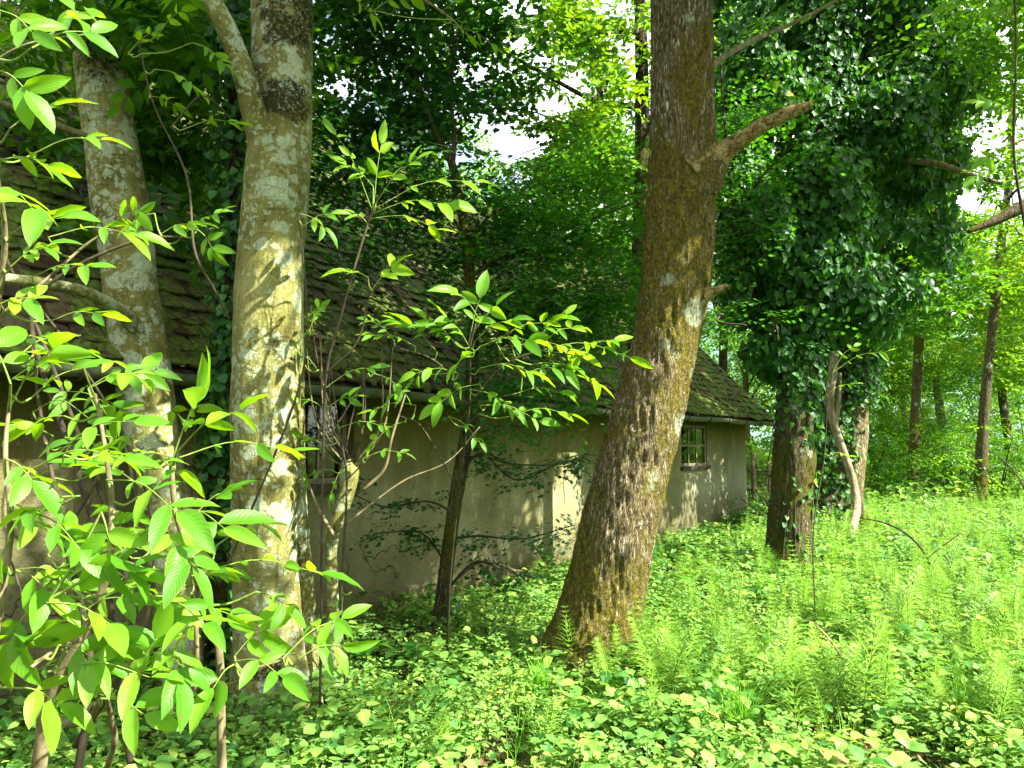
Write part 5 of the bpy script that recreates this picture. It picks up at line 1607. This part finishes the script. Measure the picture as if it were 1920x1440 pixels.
def plant(name, label, cat, base, stems, leaves, matstem='twig', tint=None, shrink=.86):
    root = empty(name, base, label, cat)
    Q = []
    for st in stems:
        pts, rad = pxpath(st)
        q, _ = smooth_path(pts, rad, 50); Q.append(q)
        V, F = tube(pts, rad, 8, 40); build('stem', V, F, M[matstem], root)
    Q = np.concatenate(Q)
    cnt = [0]
    for L_ in leaves:
        so_ = Soup()
        x0, y0, x1, y1, Y0, Y1, n, size = L_[:8]
        size = min(size, .145); Y0, Y1 = max(Y0, 1.98), max(Y1, 1.98)
        b0, tip = P(x0, y0, Y0), P(x1, y1, Y1)
        d = np.linalg.norm(Q - b0, axis=1) + (Q[:, 2] > b0[2] + .02) * .5
        a = Q[d.argmin()]
        if np.linalg.norm(a - b0) > .01:
            V, F = tube([a, (a + b0) / 2 + A([0, 0, -.02]), b0], [.005, .004, .0028], 5, 8, cap=False); so_.add(V, F)
        face = (rw.normal(0, .3), rw.normal(-.38, .25), .9) if len(L_) < 9 else L_[8]
        compound(root, so_, b0, tip, n, size * shrink * rw.uniform(.8, 1.15), face, cnt, tint)
        so_.build('leaf_stalk', M['green_twig'], root)
    return root, cnt[0]

# each entry: base px, tip px, depths, leaflets, leaflet length in metres
LV = [
 (20, 760, 100, 655, 2.2, 2.1, 7, .13), (60, 745, 150, 690, 2.2, 2.25, 5, .13), (165, 728, 245, 700, 2.3, 2.3, 5, .10), (20, 720, -20, 640, 2.0, 1.9, 5, .14),
 (110, 850, 250, 790, 2.2, 2.1, 5, .13), (60, 880, 230, 860, 2.1, 2.0, 7, .14), (10, 860, 60, 900, 1.9, 1.9, 5, .14),
 (320, 870, 380, 740, 2.2, 2.15, 5, .14), (330, 850, 450, 770, 2.2, 2.1, 5, .14), (330, 860, 540, 845, 2.2, 2.3, 9, .115), (270, 870, 340, 890, 2.2, 2.1, 5, .12),
 (200, 900, 330, 960, 2.1, 2.0, 7, .14), (150, 930, 60, 960, 2.1, 2.0, 5, .14), (370, 960, 430, 920, 2.4, 2.4, 3, .14), (330, 960, 420, 990, 2.3, 2.2, 5, .14),
 (60, 960, 150, 1030, 2., 1.9, 5, .15), (20, 1010, -10, 1080, 1.9, 1.8, 5, .14), (190, 960, 210, 1050, 2.0, 1.9, 5, .14), (290, 980, 360, 1060, 2.0, 1.9, 7, .14),
 (110, 1065, 260, 1075, 2.1, 2.0, 7, .14), (340, 1085, 410, 1070, 2.3, 2.3, 5, .09), (360, 1080, 600, 1075, 2.2, 2.3, 9, .125), (480, 1110, 540, 1140, 2.3, 2.3, 5, .10),
 (80, 1130, 220, 1180, 1.9, 1.8, 7, .16), (60, 1140, 20, 1200, 1.9, 1.8, 5, .14), (300, 1130, 380, 1170, 2.1, 2.0, 5, .13), (340, 1150, 440, 1155, 2.2, 2.2, 7, .11),
 (440, 1245, 400, 1290, 2.2, 2.1, 3, .15), (440, 1240, 530, 1270, 2.2, 2.1, 5, .14), (440, 1230, 500, 1180, 2.3, 2.3, 5, .13), (530, 1235, 640, 1160, 2.2, 2.3, 7, .115),
 (560, 1235, 640, 1210, 2.2, 2.2, 5, .11), (90, 1260, 280, 1270, 1.9, 1.9, 5, .19), (260, 1275, 290, 1200, 2.0, 1.9, 3, .17), (20, 1290, 110, 1320, 1.7, 1.6, 5, .16), (190, 1310, 270, 1340, 2.0, 1.9, 3, .15),
 (110, 1210, 180, 1240, 2.0, 2.0, 5, .13), (230, 1100, 300, 1130, 2.1, 2.1, 5, .13), (20, 940, 70, 985, 2., 2., 5, .13), (210, 820, 130, 830, 2.3, 2.3, 5, .12), (30, 1070, 90, 1110, 2., 2., 5, .14),
 (300, 1200, 340, 1270, 2.1, 2.0, 5, .12), (20, 1230, 60, 1200, 1.9, 1.8, 5, .15),
 (150, 1150, 240, 1120, 2.3, 2.3, 5, .12), (250, 1020, 170, 1000, 2.4, 2.4, 5, .12), (380, 1110, 350, 1190, 2.4, 2.4, 5, .11), (120, 780, 60, 800, 2.4, 2.4, 5, .11), (90, 1040, 140, 1000, 2.4, 2.4, 5, .12), (260, 930, 250, 1000, 2.3, 2.3, 5, .12),
]
ST = [[(60, 1560, 2.5, 30), (90, 1330, 2.4, 24), (150, 1200, 2.35, 18), (200, 1080, 2.3, 14), (210, 960, 2.3, 12), (200, 860, 2.3, 9), (180, 740, 2.3, 7)],
      [(-60, 1500, 2.2, 28), (-30, 1300, 2.1, 22), (0, 1130, 2.05, 16), (20, 980, 2.05, 12), (10, 850, 2.1, 9), (20, 740, 2.15, 6)],
      [(420, 1560, 2.5, 22), (415, 1400, 2.5, 17), (413, 1250, 2.5, 15), (400, 1160, 2.5, 13), (360, 1050, 2.4, 14), (330, 960, 2.35, 12), (320, 860, 2.3, 9)],
      [(90, 1330, 2.4, 16), (120, 1355, 2.2, 15), (165, 1350, 2.2, 12), (190, 1310, 2.15, 9)],
      [(330, 1330, 2.5, 11), (355, 1305, 2.4, 12), (367, 1270, 2.35, 10), (368, 1180, 2.3, 8), (360, 1090, 2.3, 6)],
      [(370, 1290, 2.4, 6), (440, 1280, 2.3, 5), (475, 1255, 2.25, 4), (540, 1235, 2.25, 3)],
      [(200, 1080, 2.3, 10), (150, 1100, 2.2, 8), (90, 1125, 2.0, 7)], [(150, 1200, 2.3, 10), (110, 1215, 2.1, 8), (60, 1250, 1.9, 6)],
      [(200, 1440, 2.6, 10), (215, 1390, 2.5, 12), (205, 1330, 2.4, 9), (195, 1290, 2.2, 6)]]
wr, c_ = plant('walnut_shrub', 'sprawling walnut shrub with big sunlit yellow-green leaves filling the left foreground', 'shrub', P(90, 1500, 2.4), ST, LV, shrink=.90)
wr.location  # base set by the first stem
LVb = []
for k in range(38):
    x0 = rw.uniform(20, 420); y0 = rw.uniform(640, 1330)
    if x0 > 330 and y0 < 900: continue
    a = rw.uniform(-.8, .6); L_ = rw.uniform(70, 130); sgn = 1 if rw.random() < .7 else -1
    Y0 = rw.uniform(2.7, 3.3)
    LVb.append((x0, y0, x0 + sgn * L_ * math.cos(a), y0 + L_ * math.sin(a) * .6, Y0, Y0 + rw.normal(0, .12), int(rw.choice([5, 7, 7])), rw.uniform(.09, .13)))
STb = [[(140, 1480, 3.1, 16), (170, 1250, 3.05, 13), (120, 1000, 3.0, 10), (80, 800, 3.0, 7), (60, 650, 3., 4)], [(140, 1400, 3.1, 12), (260, 1200, 3.1, 10), (290, 1020, 3.05, 8), (250, 830, 3., 5)], [(260, 1250, 3.1, 9), (350, 1150, 3., 7), (400, 1050, 2.95, 5)], [(120, 1000, 3., 7), (180, 900, 3., 5), (200, 780, 3., 4)], [(170, 1250, 3.05, 8), (70, 1180, 2.9, 6), (20, 1050, 2.9, 4)]]
plant('walnut_shrub', 'second walnut shrub with smaller duller leaves just behind the sprawling sunlit one', 'shrub', P(140, 1440, 3.1), STb, LVb, 'twig_dark', shrink=.95)
# upper-left hanging walnut leaves (a second, taller plant behind)
LV2 = [(20, 440, 110, 410, 2.5, 2.4, 5, .15), (0, 300, 90, 310, 2.3, 2.3, 7, .14), (60, 290, 190, 262, 2.5, 2.5, 3, .17), (20, 500, 90, 460, 2.6, 2.6, 7, .13), (90, 445, 250, 440, 2.7, 2.8, 7, .14), (200, 430, 260, 395, 2.8, 2.8, 5, .11),
       (60, 520, 170, 500, 2.7, 2.7, 7, .13), (100, 600, 190, 590, 2.8, 2.8, 5, .12), (0, 360, 60, 390, 2.3, 2.2, 5, .14), (0, 570, 60, 560, 2.6, 2.6, 5, .12),
       (60, 90, 170, 60, 2.0, 2.1, 7, .12, (0, -.9, .4)), (-10, 130, 50, 170, 1.9, 1.9, 5, .12, (0, -.9, .4)), (0, 20, 60, 60, 1.8, 1.8, 5, .13, (0, -.9, .4)), (200, 60, 140, 20, 2.2, 2.2, 5, .12, (0, -.9, .4)), (20, 240, 100, 200, 2.2, 2.2, 5, .12)]
ST2 = [[(-120, 1500, 2.8, 26), (-80, 1100, 2.8, 22), (-40, 800, 2.75, 18), (-10, 600, 2.7, 14), (10, 450, 2.6, 10), (-10, 300, 2.4, 8), (-20, 120, 2.1, 6), (0, 0, 1.95, 4)], [(-10, 600, 2.7, 8), (80, 530, 2.75, 6), (160, 460, 2.8, 5), (210, 430, 2.8, 4)],
       [(-20, 120, 2.1, 5), (60, 80, 2.1, 4), (200, 60, 2.2, 3)]]
plant('walnut_sapling', 'tall walnut sapling at the left edge with leaves hanging before the mossy roof', 'sapling', P(-110, 1480, 2.8), ST2, LV2)
# twiggy shrub between bush and first trunk
LV3 = [(300, 440, 360, 420, 3.4, 3.4, 5, .11), (330, 455, 410, 400, 3.4, 3.4, 7, .11), (370, 430, 400, 470, 3.5, 3.5, 5, .10), (290, 400, 250, 420, 3.4, 3.4, 5, .10), (350, 240, 440, 230, 3.8, 3.9, 5, .10), (280, 180, 330, 200, 3.8, 3.9, 7, .12), (290, 130, 360, 160, 3.8, 3.8, 7, .13), (240, 100, 290, 60, 3.8, 3.8, 5, .11),
       (300, 60, 340, 20, 3.8, 3.8, 5, .12), (360, 80, 420, 120, 3.8, 3.8, 7, .12), (560, 400, 610, 430, 3.9, 3.9, 5, .12), (575, 420, 620, 400, 3.9, 3.9, 3, .12), (590, 620, 560, 640, 3.8, 3.8, 5, .09), (575, 600, 600, 575, 3.8, 3.8, 5, .08)]
ST3 = [[(250, 1450, 3.3, 16), (180, 1000, 3.3, 13), (60, 620, 3.3, 9), (110, 520, 3.3, 7), (260, 450, 3.35, 6), (350, 445, 3.4, 4)], [(260, 1300, 3.4, 12), (230, 1050, 3.4, 11), (160, 850, 3.4, 9), (80, 640, 3.4, 7), (10, 480, 3.4, 5)],
       [(240, 1100, 3.6, 8), (250, 870, 3.6, 6), (150, 680, 3.5, 5), (30, 520, 3.5, 4)], [(430, 600, 3.9, 5), (400, 540, 3.8, 6), (365, 470, 3.7, 5), (350, 330, 3.8, 4), (290, 200, 3.8, 3), (260, 80, 3.8, 3)], [(320, 240, 3.8, 4), (380, 180, 3.8, 3), (440, 230, 3.9, 2)],
       [(410, 1100, 4., 5), (550, 760, 3.95, 4), (575, 600, 3.9, 4), (560, 400, 3.9, 3)]]
plant('walnut_sapling', 'spindly sapling threading its thin stems between the two lichened trunks', 'sapling', P(250, 1420, 3.3), ST3, LV3, 'twig_dark')
# sapling right of the thick trunk with the bright cluster
LV4 = [(700, 400, 620, 240, 4., 4., 7, .16), (700, 390, 715, 270, 4., 4., 5, .20), (705, 380, 780, 300, 4., 3.9, 5, .19), (705, 390, 890, 340, 4., 4.1, 7, .21), (700, 400, 840, 385, 4., 4.1, 7, .18), (695, 410, 820, 430, 4., 4., 5, .16),
       (690, 420, 665, 400, 4., 4., 3, .10), (700, 540, 740, 500, 4., 4., 5, .14), (690, 520, 650, 510, 4., 4., 5, .12), (700, 350, 650, 310, 4., 4., 5, .14)]
ST4 = [[(600, 1330, 4.2, 5), (605, 900, 4.1, 5), (612, 700, 4.1, 5), (640, 590, 4.05, 5), (665, 500, 4., 4.5), (690, 420, 4., 5), (700, 390, 4., 3)], [(612, 700, 4.1, 5), (670, 640, 4.05, 4), (695, 540, 4., 3)]]
plant('walnut_sapling', 'sapling with a glowing yellow-green leaf cluster before the dark roof beside the thick trunk', 'sapling', G(600, 1320), ST4, LV4, 'twig_dark', 3, shrink=1.0)
LV5 = [(880, 660, 760, 610, 4.1, 4.1, 9, .12), (880, 640, 900, 560, 4.1, 4.1, 5, .15), (890, 640, 960, 600, 4.1, 4.0, 5, .18), (880, 650, 840, 600, 4.1, 4.1, 7, .13), (900, 650, 1000, 640, 4.1, 4.0, 7, .14), (890, 660, 860, 680, 4.1, 4., 5, .15),
       (960, 650, 1080, 660, 4.1, 4.1, 9, .15), (1000, 660, 1180, 670, 4.1, 4.2, 9, .13), (1020, 680, 1120, 720, 4.1, 4.1, 7, .12), (1020, 640, 1080, 615, 4.1, 4.2, 5, .12), (900, 600, 850, 545, 4.1, 4.1, 5, .12), (780, 650, 690, 630, 4.1, 4.1, 9, .09), (740, 640, 690, 600, 4.1, 4.1, 7, .08),
       (880, 730, 960, 770, 4.1, 4.1, 7, .10), (900, 720, 820, 760, 4.1, 4.1, 7, .11), (960, 740, 1060, 740, 4.1, 4.2, 7, .10), (840, 700, 740, 740, 4.1, 4.2, 7, .11), (760, 790, 700, 830, 4.2, 4.2, 5, .11),
       (930, 640, 1030, 605, 4.1, 4.1, 7, .13), (850, 640, 800, 600, 4.1, 4.1, 7, .11), (1000, 650, 1060, 590, 4.1, 4.1, 5, .11), (900, 690, 1000, 700, 4.1, 4.0, 7, .12), (860, 700, 780, 700, 4.1, 4.1, 7, .11), (980, 700, 1070, 700, 4.1, 4.1, 7, .12),
       (1080, 660, 1150, 640, 4.1, 4.1, 5, .12), (880, 640, 930, 575, 4.1, 4.1, 5, .14), (820, 660, 740, 600, 4.15, 4.2, 7, .10), (900, 760, 1010, 790, 4.1, 4.1, 7, .09), (840, 780, 900, 830, 4.2, 4.1, 5, .09), (960, 780, 1060, 775, 4.1, 4.1, 7, .09), (780, 760, 700, 770, 4.2, 4.2, 7, .09)]
ST5 = [[(838, 1300, 5.2, 5), (843, 1100, 4.9, 5), (862, 900, 4.5, 5), (880, 760, 4.2, 4), (882, 650, 4.1, 4), (895, 600, 4.1, 3)], [(878, 760, 4.15, 4), (940, 690, 4.1, 4), (1010, 660, 4.1, 3), (1100, 670, 4.15, 2)], [(878, 760, 4.15, 4), (820, 680, 4.1, 3), (740, 650, 4.1, 2)], [(870, 800, 4.2, 3), (940, 745, 4.1, 2), (1000, 745, 4.1, 2)], [(850, 900, 4.2, 3), (790, 800, 4.2, 3), (750, 780, 4.2, 2)]]
plant('walnut_sapling', 'walnut sapling spreading bright leaf fans across the middle of the plaster wall', 'sapling', P(838, 1300, 5.2), ST5, LV5, 'twig_dark', shrink=1.08)
LV9 = [(600, 700, 560, 660, 4.5, 4.5, 7, .09), (620, 720, 700, 690, 4.5, 4.5, 7, .10), (640, 800, 720, 800, 4.5, 4.5, 7, .11), (600, 760, 560, 750, 4.4, 4.4, 5, .11), (620, 760, 660, 745, 4.4, 4.4, 5, .14), (680, 860, 760, 850, 4.5, 4.5, 5, .12), (620, 880, 570, 900, 4.5, 4.5, 5, .10),
       (640, 880, 620, 930, 4.5, 4.5, 5, .10), (600, 830, 570, 820, 4.4, 4.4, 5, .10), (700, 700, 760, 740, 4.5, 4.5, 7, .09), (660, 1110, 630, 1130, 4.5, 4.5, 5, .08), (580, 620, 600, 580, 4.5, 4.5, 5, .08), (575, 690, 540, 640, 4.4, 4.4, 5, .08), (700, 1170, 665, 1180, 4.5, 4.5, 3, .07)]
ST9 = [[(650, 1320, 4.5, 5), (640, 1120, 4.5, 5), (650, 900, 4.5, 4), (630, 800, 4.5, 4), (600, 700, 4.5, 3), (585, 610, 4.5, 2)], [(630, 800, 4.5, 3), (690, 700, 4.5, 2)], [(650, 900, 4.5, 3), (700, 850, 4.5, 2)]]
plant('elder_sapling', 'small green sapling with dull leaves in front of the left window', 'sapling', G(650, 1320), ST9, LV9, 'twig_dark', 0)
# pale sprays in front of the ivy trees
LV6 = [(1560, 700, 1660, 660, 6.5, 6.5, 9, .11), (1565, 690, 1600, 650, 6.5, 6.5, 5, .10), (1550, 740, 1600, 720, 6.5, 6.5, 5, .12), (1560, 850, 1590, 855, 6.5, 6.5, 5, .10)]
plant('walnut_sapling', 'thin sapling with pale drooping leaves in front of the bleached dead branch', 'sapling', G(1530, 1190), [[(1530, 1190, 6.3, 2.5), (1525, 1000, 6.4, 2.5), (1545, 860, 6.5, 2.5), (1552, 750, 6.5, 2), (1562, 695, 6.5, 2)]], LV6, 'twig_dark')
LV7 = [(1905, 215, 1840, 190, 5, 5, 9, .12), (1900, 270, 1850, 300, 5, 5, 9, .13), (1895, 320, 1830, 330, 5, 5, 7, .16), (1905, 120, 1860, 60, 5, 5, 9, .13), (1910, 60, 1870, 10, 5, 5, 7, .14), (1900, 180, 1940, 150, 5, 5, 9, .12), (1890, 20, 1780, 10, 5, 5, 7, .12)]
LV8 = [(700, 20, 780, -10, 4.5, 4.5, 7, .14), (830, 40, 880, 70, 4.6, 4.6, 7, .13), (830, 20, 900, -10, 4.6, 4.6, 7, .13), (850, 50, 930, 90, 4.6, 4.6, 5, .14), (640, -10, 700, 30, 4.5, 4.5, 5, .14)]
plant('walnut_sapling', 'tall sapling at the right edge with backlit leaf fans high up', 'sapling', G(1990, 1200), [[(1990, 1200, 5.6, 12), (1965, 800, 5.4, 10), (1935, 500, 5.2, 7), (1902, 300, 5, 5), (1905, 100, 5, 4), (1900, -60, 5, 4)]], LV7, 'twig_dark')
plant('walnut_sapling', 'high walnut branch with backlit leaf fans hanging into the top of the view', 'branch', P(560, -250, 4.5), [[(560, -250, 4.5, 14), (650, -120, 4.5, 10), (740, -40, 4.5, 7), (840, 30, 4.6, 4), (870, 60, 4.6, 3)]], LV8, 'twig')
print('leaves', c_, 'foliage tris', TRIS[0], 'objects', len(bpy.data.objects))
